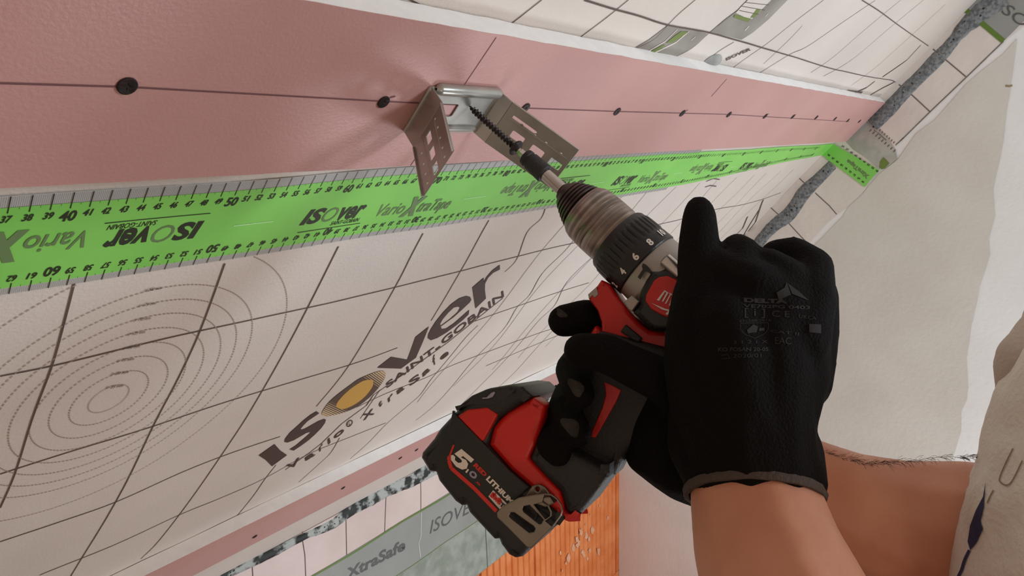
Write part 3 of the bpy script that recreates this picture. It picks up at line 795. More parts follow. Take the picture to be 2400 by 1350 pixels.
# ------------------------------------------------------------------ steel hanger bracket
br = thing('hanger_bracket', 'galvanised U-shaped steel hanger bracket with two slotted legs on the upper board', 'bracket', PB.pt(.41, -.22, 0))
def bent_plate(path, t0, t1, holes_by_seg, thick=.001, name='leg', rib=True, label=None, m_=M_zinc):
    """path: list of (s, n) points; plate spans t0..t1; each segment is a flat strip with holes given in segment coordinates (0..1 along, 0..1 across)"""
    mb = MB()
    for k, ((sa, na), (sb, nb)) in enumerate(zip(path[:-1], path[1:])):
        L = math.hypot(sb - sa, nb - na)
        Wd = t1 - t0
        outer = [(0, 0), (L, 0), (L, Wd), (0, Wd)]
        holes = []
        for h in holes_by_seg.get(k, []):
            a0, a1, b0, b1 = h
            if b1 == 'r': cx, cy, r = a0 * L, a1 * Wd, b0; holes.append([(cx + r * math.cos(g_), cy + r * math.sin(g_)) for g_ in [i * math.pi / 4 for i in range(8)]])
            else: holes.append(round_loop([(a0 * L, b0 * Wd), (a1 * L, b0 * Wd), (a1 * L, b1 * Wd), (a0 * L, b1 * Wd)], .12, 2))
        v, f = curve_solid(outer, holes, thick, .0003, 1)
        es, en = (sb - sa) / L, (nb - na) / L
        mb.add([PB.pt(sa + es * x - en * z, t0 + y, na + en * x + es * z) for x, y, z in v], f)
    o = mb.build(name, m_, br)
    if label: o['label'] = label
    return o
TA, TB = -.240, -.200
T0b = .0012
bent_plate([(.3685, T0b), (.4455, T0b)], TA, TB, {0: [(.18, .50, .38, .66), (.62, 'x', 0, 0)][:1]}, name='back_plate')
# stiffening ribs of the back plate (long rounded beads)
rb = MB()
def rib_tube(mb, A, B, r, N=10, up=None):
    A, B = Vector(A), Vector(B); d = (B - A).normalized()
    up = up or Vector(R @ nS); sdv = d.cross(up).normalized(); up = sdv.cross(d).normalized()
    v = []
    ends = [(0, .2), (.02, .75), (.06, 1), (.94, 1), (.98, .75), (1, .2)]
    for q, k in ends:
        c = A.lerp(B, q)
        for i in range(N): a = 2 * math.pi * i / N; v.append(c + (sdv * math.cos(a) + up * math.sin(a)) * r * k)
    f = [(j * N + i, j * N + (i + 1) % N, (j + 1) * N + (i + 1) % N, (j + 1) * N + i) for j in range(len(ends) - 1) for i in range(N)]
    mb.add(v, f)
rb.cut(); rib_tube(rb, PB.pt(.372, TB - .0005, .003), PB.pt(.444, TB - .0005, .003), .0042)
rb.cut(); rib_tube(rb, PB.pt(.374, TA + .005, .002), PB.pt(.442, TA + .005, .002), .0028)
rb.build_each('stiffening_rib', M_zinc, br, True)
holesL = {0: [], 1: [(.14, .34, .40, .55), (.46, .66, .40, .55), (.76, .95, .40, .55), (.10, .2, .0007, 'r'), (.10, .74, .0010, 'r'), (.30, .2, .0011, 'r'), (.30, .76, .0011, 'r'), (.52, .2, .0011, 'r'), (.52, .76, .0011, 'r'), (.72, .2, .0011, 'r'), (.72, .76, .0011, 'r'), (.90, .2, .0012, 'r'), (.90, .76, .0012, 'r')]}
def leg(path, holes, name_label, sgn):
    o = bent_plate(path, TA, TB, holes, name='leg', label=name_label)
    # folded rims down both long sides
    mbr = MB()
    (sa, na), (sb, nb) = path[1], path[2]
    for t_ in (TA + .0008, TB - .0008):
        mbr.cut()
        A = PB.pt(sa, t_, na); B = PB.pt(sb, t_, nb)
        ex_ = Vector(PB.pt(sgn * .0022, 0, 0)) - Vector(PB.pt(0, 0, 0))
        A, B = Vector(A), Vector(B)
        tt_ = (Vector(PB.pt(0, .0006, 0)) - Vector(PB.pt(0, 0, 0)))
        v = [A, B, B + ex_, A + ex_]; v2 = [p + tt_ for p in v]
        mbr.add(v + v2, [(0, 1, 2, 3), (7, 6, 5, 4), (0, 4, 5, 1), (1, 5, 6, 2), (2, 6, 7, 3), (3, 7, 4, 0)])
    for q in (.30, .70):
        t_ = TA + (TB - TA) * q
        A = Vector(PB.pt(sa + (sb - sa) * .06, t_, na + (nb - na) * .06)); B = Vector(PB.pt(sb - (sb - sa) * .02, t_, nb - (nb - na) * .02))
        mbr.cut(); rib_tube(mbr, A, B, .0009, 6)
    mbr.build_each('leg_rim', M_zinc, o)
    return o
leg([(.3690, T0b), (.3655, .017), (.337, .062)], holesL, 'left leg of the bracket, bent outwards', -1)
holesR = {0: [], 1: [(.20, .38, .40, .55), (.50, .68, .40, .55), (.78, .95, .40, .55), (.25, .72, .0011, 'r'), (.45, .72, .0011, 'r'), (.62, .72, .0011, 'r'), (.85, .72, .0011, 'r'), (.62, .22, .0011, 'r'), (.85, .22, .0011, 'r'), (.10, .45, .74, .80)]}
leg([(.4450, T0b), (.4485, .013), (.480, .066)], holesR, 'right leg of the bracket, beside the bit holder', 1)
# rounded folds
fd = MB()
fd.cut(); rib_tube(fd, PB.pt(.3690, TA, .001), PB.pt(.3690, TB, .001), .0022); fd.cut(); rib_tube(fd, PB.pt(.4450, TA, .001), PB.pt(.4450, TB, .001), .0022)
fd.build_each('fold', M_zinc, br, True)

# ------------------------------------------------------------------ cordless drill and the screw it drives
aD = nrm(np.array([.681, -.671, .291]))
hD = np.array([-.66, -.73, -.17]); hD = nrm(hD - aD * (aD @ hD))
wD = -np.cross(aD, hD)                                 # side facing the camera
_st = PB.hit(1097, 245)
P0 = PB.o + _st[0] * PB.a + _st[1] * PB.b + .002 * nS
def D(x, y, z=0.0): return W(P0 + aD * x + hD * y + wD * z)       # x back along the drill, y down the grip, z to the left side
def dl(px, py, z=0.0):
    r = ray(px, py); o = P0 + wD * z; p = r * ((o @ wD) / (r @ wD)); q = p - o
    return (float(q @ aD), float(q @ hD))
drill = thing('cordless_drill', 'red and black cordless hammer drill held up against the pink board by two gloved hands', 'drill', D(.22, .19))
def lathe(prof, N=48, fnr=None):
    v = []
    for j, (x, r) in enumerate(prof):
        for i in range(N):
            a = 2 * math.pi * i / N
            rr_ = fnr(x, r, a) if fnr else r
            v.append(D(x, rr_ * math.sin(a), rr_ * math.cos(a)))
    f = [(j * N + i, j * N + (i + 1) % N, (j + 1) * N + (i + 1) % N, (j + 1) * N + i) for j in range(len(prof) - 1) for i in range(N)]
    f += [tuple(reversed(range(N))), tuple(range((len(prof) - 1) * N, len(prof) * N))]
    return v, f
def lz(name, prof, m_, parent=drill, auto=35, fnr=None, N=48, label=None):
    mb = MB(); mb.add(*lathe(prof, N, fnr)); o = mb.build(name, m_, parent, True, auto)
    if label: o['label'] = label
    return o
# the screw
scr = thing('drywall_screw', 'long black flanged screw entering the bracket on the end of the drill bit', 'screw', D(.02, 0))
prof = [(x * .0004, .0017) for x in range(0, 118)]
def thread(x, r, a):
    ph = (x / .0031 - a / (2 * math.pi)) % 1
    base = .0016 * min(1, .25 + x / .008)
    return base + .0013 * min(1, .4 + x / .006) * max(0, 1 - abs(ph - .5) * 4.5)
mb = MB(); mb.add(*lathe(prof, 20, thread)); mb.build('shank', M_screw, scr, True, 40)
mb = MB(); mb.add(*lathe([(.046, .0018), (.0475, .0035), (.0485, .0056), (.0492, .0061), (.0502, .0061), (.0510, .0050), (.0514, .003)], 28)); mb.build('head', M_screw, scr, True, 35)
# bit, holder, chuck
lz('driver_bit', [(.0508, .0022), (.054, .0024), (.0545, .0031), (.066, .0031)], M_chrome, N=6, auto=20, label='bright hexagonal driver bit')
bh = lz('bit_holder', [(.0590, .0050), (.0596, .0058), (.0625, .0061), (.0630, .0056), (.0645, .0056), (.0650, .0064), (.0760, .0068), (.0785, .0069), (.0795, .0062)], M_blk2, label='black sleeve of the bit holder')
lz('holder_shaft', [(.0780, .0046), (.0960, .0046), (.0966, .0038), (.1040, .0038)], M_chrome, parent=bh, label='polished steel shaft')
lz('chuck_jaws', [(.0975, .0070), (.0990, .0074), (.1060, .0074)], M_chuckd, label='dark chuck mouth with jaws')
chk = lz('chuck', [(.1150, .0150), (.1160, .0166), (.1165, .0178), (.1200, .0198), (.1235, .0207), (.1270, .0209), (.1300, .0211), (.1304, .0208), (.1308, .0211), (.1350, .0213), (.1354, .0210), (.1358, .0213), (.1410, .0213), (.1450, .0212), (.1500, .0205)], M_chuck, N=64, auto=50)
lz('chuck_nose', [(.1000, .0088), (.1006, .0098), (.1035, .0118), (.1037, .0112), (.1065, .0135), (.1067, .0128), (.1093, .0150), (.1096, .0143), (.1120, .0163), (.1123, .0156), (.1145, .0172), (.1152, .0164)], M_chuckd, parent=chk, N=64, auto=50, label='dark ridged nose of the chuck')
# turned-steel rings in the chuck colour: wave along the drill axis
nt = M_chuck.node_tree; bs = nt.nodes['Principled BSDF']
geo = nt.nodes.new('ShaderNodeNewGeometry'); sub = nt.nodes.new('ShaderNodeVectorMath'); sub.operation = 'SUBTRACT'; sub.inputs[1].default_value = Vector(D(0, 0))
nt.links.new(geo.outputs['Position'], sub.inputs[0])
dt = nt.nodes.new('ShaderNodeVectorMath'); dt.operation = 'DOT_PRODUCT'; dt.inputs[1].default_value = Vector(R @ aD); nt.links.new(sub.outputs[0], dt.inputs[0])
n1 = nt.nodes.new('ShaderNodeTexNoise'); n1.noise_dimensions = '1D'; n1.inputs['Scale'].default_value = 420; n1.inputs['Detail'].default_value = 6
nt.links.new(dt.outputs['Value'], n1.inputs['W'])
n2 = nt.nodes.new('ShaderNodeTexNoise'); n2.inputs['Scale'].default_value = 70; nt.links.new(geo.outputs['Position'], n2.inputs['Vector'])
ad = nt.nodes.new('ShaderNodeMath'); ad.operation = 'MULTIPLY_ADD'; ad.inputs[1].default_value = .6; nt.links.new(n2.outputs['Fac'], ad.inputs[0]); nt.links.new(n1.outputs['Fac'], ad.inputs[2])
rp = nt.nodes.new('ShaderNodeValToRGB')
rp.color_ramp.elements[0].position = .62; rp.color_ramp.elements[0].color = (*lin((108, 99, 94)), 1)
rp.color_ramp.elements[1].position = 1.0; rp.color_ramp.elements[1].color = (*lin((172, 162, 154)), 1)
e_ = rp.color_ramp.elements.new(.8); e_.color = (*lin((138, 126, 118)), 1)
nt.links.new(ad.outputs[0], rp.inputs[0]); nt.links.new(rp.outputs[0], bs.inputs['Base Color'])
mp = nt.nodes.new('ShaderNodeMapRange'); mp.inputs['To Min'].default_value = .22; mp.inputs['To Max'].default_value = .5; nt.links.new(n1.outputs['Fac'], mp.inputs['Value']); nt.links.new(mp.outputs[0], bs.inputs['Roughness'])
bs.inputs['Anisotropic'].default_value = .4
def ribfn(x, r, a):
    if .1535 < x < .1660: return r + .0005 * (1 if (a * 36 / math.pi) % 2 < 1.3 else -.6)
    return r
clu = lz('clutch_ring', [(.1480, .0195), (.1484, .0225), (.1500, .0236), (.1530, .0240), (.1540, .0241), (.1560, .0243), (.1590, .0245), (.1620, .0246), (.1650, .0247), (.1668, .0248), (.1680, .0250), (.1756, .0253), (.1764, .0248)], M_blk, N=144, auto=30, fnr=ribfn, label='black torque ring with white numbers')
cn = MB()
def cylfn(r0, off):
    def fn(x, ang):     # x along drill, ang around (0 = facing the camera side, + = towards the grip)
        r = r0 + off
        return D(x, r * math.sin(ang), r * math.cos(ang))
    return fn
for s_, px, py in [('2', 1441, 666), ('4', 1459, 636), ('6', 1489, 601), ('8', 1523, 567), ('10', 1550, 545)]:
    x, y = dl(px, py, .022)
    best = None
    # find the angle on the ring whose projection falls on that place
    for k in range(-80, 81):
        ang = math.radians(k); z = .0252 * math.cos(ang); yy = .0252 * math.sin(ang)
        xx, y2 = dl(px, py, z)
        e = abs(y2 - yy)
        if best is None or e < best[0]: best = (e, ang, xx)
    _, ang, xx = best; cn.cut()
    ww = .0034 if len(s_) == 1 else .0052; hh = .0048; da = ww / .0252 / 2
    text(cn, s_, [(xx + hh / 2, ang + da), (xx + hh / 2, ang - da), (xx - hh / 2, ang - da), (xx - hh / 2, ang + da)], cylfn(.0252, .0004), .04)
cn.build_each('torque_number', M_wht, clu)
gb_ = lz('gear_housing', [(.1760, .0240), (.1766, .0244), (.1880, .0250), (.1930, .0256), (.2050, .0262), (.2300, .0262), (.2350, .0240)], M_alu, N=64, label='grey cast metal collar')
# hammer symbol on the collar
hs = MB()
hz = .0258
def dpoly(mb, pxs, z, thick=.0006, bevel=.00015):
    l = [dl(*p, z) for p in pxs]
    v, f = curve_solid(l, [], thick, bevel, 1)
    mb.add([D(x, y, z + zz) for x, y, zz in v], f)
k2 = lambda l: [(1200 + x / 3.376, 350 + y / 3.376) for x, y in l]
dpoly(hs, k2([(1035, 902), (1060, 912), (1085, 938), (1104, 965), (1096, 985), (1070, 968), (1050, 962), (1015, 1030), (995, 1012), (1035, 950), (1028, 925)]), .0262, .0012)
hs.build('hammer_symbol', M_blk, gb_)
lug = MB()
def dsolid(pxs, z0, z1, bevel=.0015, rnd=.0, holes=(), n=3):
    zt = max(z0, z1)
    l = [dl(*p, zt) for p in pxs]
    if rnd: l = round_loop(l, rnd, n)
    hl = [[dl(*p, zt) for p in h] for h in holes]
    v, f = curve_solid(l, hl, abs(z1 - z0), bevel, 2)
    zc = (z0 + z1) / 2
    return [D(x, y, zc + zz) for x, y, zz in v], f
lug.add(*dsolid(k2([(885, 1205), (945, 1155), (1005, 1205), (950, 1282), (925, 1270)]), .016, .0275, .001))
lug.build('housing_lug', M_alu, gb_)
sb = MB()
A = dl(1555, 605, .024); 
v = []
for j, (q, r) in enumerate([(0, .003), (.001, .0045), (.014, .0045), (.015, .003)]):
    for i in range(16):
        a = 2 * math.pi * i / 16; v.append(D(A[0] + q + .0005, A[1] + r * math.cos(a), .0245 + r * math.sin(a)))
sb.add(v, [(j * 16 + i, j * 16 + (i + 1) % 16, (j + 1) * 16 + (i + 1) % 16, (j + 1) * 16 + i) for j in range(3) for i in range(16)] + [tuple(range(15, -1, -1)), tuple(range(48, 64))])
sb.build('housing_screw', M_screwl, gb_, True, 40)
# red clam shell under the ring
shell = MB()
shell.add(*dsolid([(1408, 655), (1426, 664), (1446, 694), (1470, 724), (1500, 758), (1524, 776), (1562, 777), (1640, 800), (1640, 850), (1565, 835), (1500, 815), (1420, 785), (1409, 778), (1408, 755), (1399, 728), (1378, 700), (1376, 690), (1396, 672)], -.020, .0125, .003, .1))
so = shell.build('body_shell', M_red, drill, True, 40); so['label'] = 'red plastic body shell'
wr = MB(); wr.add(*dsolid([(1378, 690), (1398, 672), (1402, 690), (1394, 698), (1388, 692), (1382, 700)], .0110, .0130, .0003)); wr.build('wear_mark', M_alu, so)
blk = MB()
blk.add(*dsolid(k2([(1245, 925), (1160, 950), (1095, 950), (1010, 1120), (1000, 1210), (950, 1290), (1010, 1350), (1080, 1420), (1120, 1440), (1300, 1440), (1420, 1400), (1500, 1100), (1450, 900)]), -.024, .0262, .004, .08))
bo = blk.build('motor_housing', M_blk, drill, True, 40)
bd_ = MB(); badge = k2([(1230, 1000), (1165, 1010), (1125, 1035), (1062, 1150), (1055, 1200), (1100, 1265), (1200, 1320), (1240, 1330), (1330, 1330), (1400, 1200), (1360, 1060), (1300, 1030)])
bd_.add(*dsolid(badge, .0262, .0280, .0008, .15)); bg = bd_.build('badge_panel', M_red, bo, True, 40); bg['label'] = 'red badge panel with a white lightning-bolt script logo'
bt = MB()
for l in [[(1205, 1118), (1216, 1122), (1165, 1200), (1146, 1192)], [(1226, 1128), (1240, 1134), (1196, 1208), (1186, 1204)], [(1255, 1138), (1262, 1142), (1222, 1222), (1210, 1222)], [(1275, 1150), (1284, 1152), (1250, 1238), (1242, 1236)], [(1206, 1112), (1230, 1130), (1224, 1136), (1202, 1122)], [(1246, 1134), (1270, 1148), (1266, 1156), (1243, 1142)], [(1255, 1225), (1290, 1245), (1284, 1255), (1252, 1238)],
          [(1300, 1165), (1310, 1168), (1278, 1248), (1268, 1246)], [(1328, 1170), (1340, 1174), (1300, 1262), (1288, 1258)],
          [(1100, 1215), (1215, 1262), (1252, 1270), (1240, 1308), (1222, 1308), (1216, 1300), (1236, 1280), (1190, 1268)]]:
    bt.cut(); dpoly(bt, k2(l), .0284, .0006, .0001)
bt.build_each('badge_logo', M_wht, bg)
swm = MB(); k3 = lambda l: [(1200 + x / 3.215, 640 + y / 3.215) for x, y in l]
swm.add(*dsolid(k3([(855, 385), (980, 490), (960, 525), (925, 515), (815, 440)]), .0115, .0150, .001, .1)); swm.build('direction_switch', M_blk, drill, True, 40)
hd = MB()
hd.add(*dsolid([(1400, 770), (1640, 830), (1650, 900), (1560, 1000), (1470, 1060), (1440, 1120), (1290, 1060), (1262, 1010), (1330, 940), (1385, 850)], -.017, .016, .007, .12)); ho = hd.build('grip', M_blk2, drill, True, 50)
rs = MB(); rs.add(*dsolid(k3([(695, 822), (760, 850), (822, 884), (790, 960), (700, 1120), (628, 1243), (594, 1235), (600, 1200), (680, 1010), (706, 915)]), .0150, .0172, .0006, .06)); rs.build('grip_stripe', M_red, ho)['label'] = 'red tapering stripe on the grip'
tg = MB(); tg.add(*dsolid([(1395, 760), (1420, 790), (1405, 850), (1370, 870), (1372, 800)], -.008, .008, .003, .2)); tg.build('trigger', M_red, drill, True, 40)
# foot
K4 = lambda l: [(950 + x / 2.935, 870 + y / 2.935) for x, y in l]
K6 = lambda l: [(1050 + x / 4.22, 1000 + y / 4.22) for x, y in l]
ft = MB(); ft.add(*dsolid(K4([(600, 380), (640, 335), (700, 280), (870, 180), (960, 240), (925, 380), (905, 470), (845, 600), (965, 730), (1065, 830), (1085, 920), (1090, 965), (1130, 990), (1205, 985), (1160, 1030), (1100, 1040), (1060, 1010), (900, 860), (850, 800), (720, 690), (565, 510)]), .012, .033, .004, .06)); fo2 = ft.build('foot', M_red, drill, True, 40); fo2['label'] = 'red foot of the drill above the battery'
rg = MB(); rg.add(*dsolid(K4([(905, 470), (1000, 430), (1160, 560), (1330, 660), (1400, 640), (1390, 740), (1290, 870), (1205, 985), (1130, 988), (1095, 960), (1085, 910), (1055, 830), (965, 740), (848, 608)]), -.027, .0338, .005, .06)); rg.build('foot_overmould', M_blk2, fo2, True, 40)
# battery
bat_out = K4([(100, 560), (92, 600), (150, 695), (195, 702), (215, 760), (330, 905), (375, 935), (405, 930), (425, 980), (600, 1168), (632, 1165), (645, 1200), (700, 1275), (745, 1298), (790, 1290), (880, 1190), (1060, 1050), (1100, 1010), (1060, 985), (900, 850), (850, 800), (720, 690), (565, 510), (600, 395), (640, 330), (870, 180), (790, 105), (700, 95), (560, 120), (450, 170), (350, 260), (220, 400), (180, 465)])
bt_ = MB(); bt_.add(*dsolid(bat_out, -.038, .036, .006, .05)); bat = bt_.build('battery', M_blk, drill, True, 40); bat['label'] = 'black and red battery pack with white 5.0 lettering'
sd = MB(); sd.add(*dsolid(K4([(335, 265), (440, 240), (600, 250), (690, 200), (760, 130), (720, 100), (560, 122), (450, 170)]), .030, .0365, .002, .1)); sd.build('gauge_panel', M_blk2, bat, True, 40)
gm = MB(); dpoly(gm, K4([(530, 182), (560, 180), (590, 150), (612, 140), (618, 150), (600, 178), (570, 188), (530, 190)]), .0372, .0006); gm.build('gauge_mark', M_lil, bat)
rw = MB(); rw.add(*dsolid(K4([(355, 310), (425, 265), (560, 250), (632, 298), (530, 490)]), .030, .0372, .0012, .08)); rw.build('side_window', M_red, bat, True, 40)
up_ = MB(); up_.add(*dsolid(K4([(325, 270), (355, 312), (530, 490), (720, 690), (850, 800), (745, 900), (640, 968), (430, 790), (310, 680), (290, 610), (335, 500), (290, 420)]), .035, .0378, .0008, .04)); lp_ = up_.build('label_panel', M_blk, bat, True, 40)
pr = MB()
def zfn(z):
    def fn(x, y):
        a, b = dl(x, y, z); return D(a, b, z)
    return fn
zf = zfn(.0381)
def dribbon(mb, pxs, w, z):
    P = [dl(*p, z) for p in pxs]
    for a, b in zip(P[:-1], P[1:]):
        dx, dy = b[0] - a[0], b[1] - a[1]; l = math.hypot(dx, dy); nx, ny = -dy / l * w / 2, dx / l * w / 2
        mb.add([D(a[0] + nx, a[1] + ny, z), D(b[0] + nx, b[1] + ny, z), D(b[0] - nx, b[1] - ny, z), D(a[0] - nx, a[1] - ny, z)], [(0, 1, 2, 3)])
five = K6([(133, 220), (258, 325), (228, 358), (148, 290), (128, 305), (180, 330), (200, 370), (185, 415), (140, 425), (80, 395), (30, 330), (28, 285), (50, 278), (72, 300), (68, 330), (100, 358), (132, 355), (138, 335), (115, 312), (62, 268)])
l5 = [dl(*p, .0381) for p in five]; v5, f5 = tess([l5]); pr.add([D(x, y, .0381) for x, y in v5], f5)
dribbon(pr, K6([(183, 432), (196, 444)]), .0028, .0381)
text(pr, 'LITHIUM', [K6([(375, 520)])[0], K6([(620, 765)])[0], K6([(655, 735)])[0], K6([(410, 485)])[0]], zf, .05)
mbx = K6([(447, 628), (585, 765), (545, 810), (510, 815), (400, 690)]); lx = [dl(*p, .0381) for p in mbx]; vx, fx = tess([lx]); pr.add([D(x, y, .0381) for x, y in vx], fx)
pr.build('white_lettering', M_wht, bat)
pr = MB()
text(pr, 'RED', [K6([(248, 385)])[0], K6([(362, 495)])[0], K6([(392, 470)])[0], K6([(280, 358)])[0]], zf, .05)
text(pr, 'Ah', [K6([(275, 550)])[0], K6([(312, 585)])[0], K6([(325, 572)])[0], K6([(288, 535)])[0]], zf, .05)
dribbon(pr, K6([(58, 180), (12, 300)]), .0012, .0381); dribbon(pr, K6([(12, 295), (8, 330), (32, 410), (260, 610), (480, 836)]), .0026, .0381)
zf2 = zfn(.0384)
for a_, b_ in (((424, 698), (456, 658)), ((455, 656), (468, 722)), ((466, 722), (526, 722)), ((522, 722), (494, 764))): dribbon(pr, K6([a_, b_]), .0024, .0384)
pr.build('red_lettering', M_red2, bat)
pr = MB(); text(pr, 'O', [K6([(200, 470)])[0], K6([(270, 525)])[0], K6([(298, 472)])[0], K6([(232, 425)])[0]], zf, .06); pr.build('violet_zero', M_lil, bat)
pr = MB(); text(pr, 'T', [K6([(508, 775)])[0], K6([(540, 805)])[0], K6([(570, 775)])[0], K6([(528, 740)])[0]], zf2, .05); pr.build('black_letter', M_blk, bat)
ws = MB(); dpoly(ws, K6([(622, 1222), (650, 1215), (660, 1240), (690, 1262), (705, 1285), (680, 1290), (640, 1265)]), .0362, .0005); ws.build('scuff_mark', M_worn, bat)
# belt clip
clp = K6([(480, 855), (500, 825), (560, 775), (700, 700), (860, 672), (960, 660), (1020, 668), (1080, 710), (1125, 775), (1135, 830), (1120, 880), (1040, 990), (860, 1170), (818, 1205), (780, 1195), (600, 1010), (485, 900)])
h1 = K6([(600, 885), (620, 850), (655, 852), (845, 985), (862, 1010), (850, 1040), (800, 1052), (620, 910)])
h2 = K6([(735, 820), (745, 790), (805, 778), (945, 920), (920, 962), (895, 965), (745, 845)])
h3 = K6([(845, 772), (930, 755), (980, 790), (1008, 850), (1005, 885), (960, 918)])
cl = MB(); cl.add(*dsolid(clp, .0440, .0458, .0007, .1, [list(reversed(h1)), list(reversed(h2)), list(reversed(h3))])); co = cl.build('belt_clip', M_clip, drill, True, 35); co['label'] = 'bronze-grey steel belt clip with three slots'
ct_ = MB(); ct_.add(*dsolid(K6([(760, 690), (800, 620), (830, 585), (900, 570), (960, 600), (1020, 680), (960, 720), (820, 740)]), .0338, .0362, .0008, .12, [K6([(885 + 20 * math.cos(a), 622 + 22 * math.sin(a)) for a in [i * math.pi / 5 for i in range(10)]])])); ct_.build('clip_base', M_clip, co, True, 35)
cb = MB(); cb.add(*dsolid(K6([(820, 690), (1010, 690), (1050, 760), (960, 800), (850, 760)]), .036, .0445, .001, .1)); cb.build('clip_bend', M_clip, co, True, 35)
cs_ = MB()
v = []
A = dl(*K6([(800, 850)])[0], .038)
for j, (z, r) in enumerate([(.036, .006), (.0395, .006), (.0400, .005)]):
    for i in range(18): a = 2 * math.pi * i / 18; v.append(D(A[0] + r * math.cos(a), A[1] + r * math.sin(a), z))
cs_.add(v, [(j * 18 + i, j * 18 + (i + 1) % 18, (j + 1) * 18 + (i + 1) % 18, (j + 1) * 18 + i) for j in range(2) for i in range(18)] + [tuple(range(36, 54))]); cs_.build('clip_screw', M_screw, co)

# ------------------------------------------------------------------ the person
def cp(x, y, d): return ray(x, y) * d
def blob(chains, voxel, name, m_, parent, smooth=6, extra=None):
    """one continuous skin around chains of balls (px, py, depth, radius)"""
    bm = bmesh.new()
    ico = bmesh.new(); bmesh.ops.create_icosphere(ico, subdivisions=2, radius=1)
    base = [v.co.copy() for v in ico.verts]; ico.free()
    for ch in chains:
        P = [(Vector(W(cp(x, y, d))), r) for x, y, d, r in ch]
        segs = list(zip(P[:-1], P[1:])) if len(P) > 1 else [(P[0], P[0])]
        for (a, ra), (b, rb) in segs:
            vs_ = [bm.verts.new(a + c * ra) for c in base]
            if (a - b).length > 1e-6: vs_ += [bm.verts.new(b + c * rb) for c in base]
            r_ = bmesh.ops.convex_hull(bm, input=vs_)
            dele = [g for g in r_['geom_interior'] if isinstance(g, bmesh.types.BMVert)]
            if dele: bmesh.ops.delete(bm, geom=list(set(dele)), context='VERTS')
    me = bpy.data.meshes.new('tmp'); bm.to_mesh(me); bm.free()
    o = bpy.data.objects.new('tmp', me); C.objects.link(o)
    md = o.modifiers.new('r', 'REMESH'); md.mode = 'VOXEL'; md.voxel_size = voxel; md.use_smooth_shade = True
    ms_ = o.modifiers.new('s', 'SMOOTH'); ms_.factor = .5; ms_.iterations = smooth
    if extra: extra(o)
    dg = bpy.context.evaluated_depsgraph_get()
    me2 = bpy.data.meshes.new_from_object(o.evaluated_get(dg))
    mb = MB(); mb.add([tuple(v.co) for v in me2.vertices], [tuple(p.vertices) for p in me2.polygons])
    bpy.data.objects.remove(o); bpy.data.meshes.remove(me); bpy.data.meshes.remove(me2)
    return mb.build(name, m_, parent, True)
person = thing('person', 'person in a pale grey shirt and black work gloves holding the drill, arms bare', 'person', W(cp(2500, 1500, .5)))
# right hand (grip): fingers wrap the front of the grip, thumb crosses the near side
RH = [
 [(1322, 752, .488, .0115), (1372, 742, .490, .0122), (1440, 745, .497, .0125), (1540, 800, .505, .013), (1620, 880, .500, .015)],                   # index along the far side
 [(1362, 822, .432, .0112), (1420, 828, .430, .0122), (1480, 858, .428, .0128), (1550, 890, .425, .0140), (1620, 930, .428, .018)],                    # thumb on the near side
 [(1560, 900, .500, .012), (1440, 850, .505, .0115), (1362, 838, .492, .0118), (1342, 868, .468, .0118), (1352, 908, .448, .0102), (1362, 925, .444, .0092)],   # middle
 [(1560, 980, .500, .012), (1420, 930, .505, .0115), (1335, 925, .490, .0115), (1322, 962, .466, .0115), (1345, 1005, .446, .0105), (1352, 1016, .444, .0095)],  # ring
 [(1540, 1050, .500, .012), (1400, 1020, .505, .011), (1310, 1010, .488, .0108), (1290, 1020, .470, .0105), (1292, 1045, .452, .0095), (1308, 1062, .448, .0090)],   # little
 [(1600, 900, .490, .024), (1580, 980, .485, .026), (1560, 1060, .485, .022), (1640, 1060, .478, .028), (1740, 1090, .480, .030)],
 [(1590, 950, .45, .020), (1550, 1020, .455, .020), (1520, 1060, .46, .016), (1600, 1080, .47, .026), (1690, 1100, .475, .030)],
 [(1640, 930, .47, .022), (1700, 1000, .47, .028), (1800, 1110, .485, .031)],
]
gl_r = blob(RH, .0022, 'glove', M_glove, person, 5); gl_r['label'] = 'black glove on the hand gripping the handle, thumb crossing the red body'
wn = MB()
def pad(x, y, d, r, sx, sy, ang, name='worn_fingertip'):
    pass
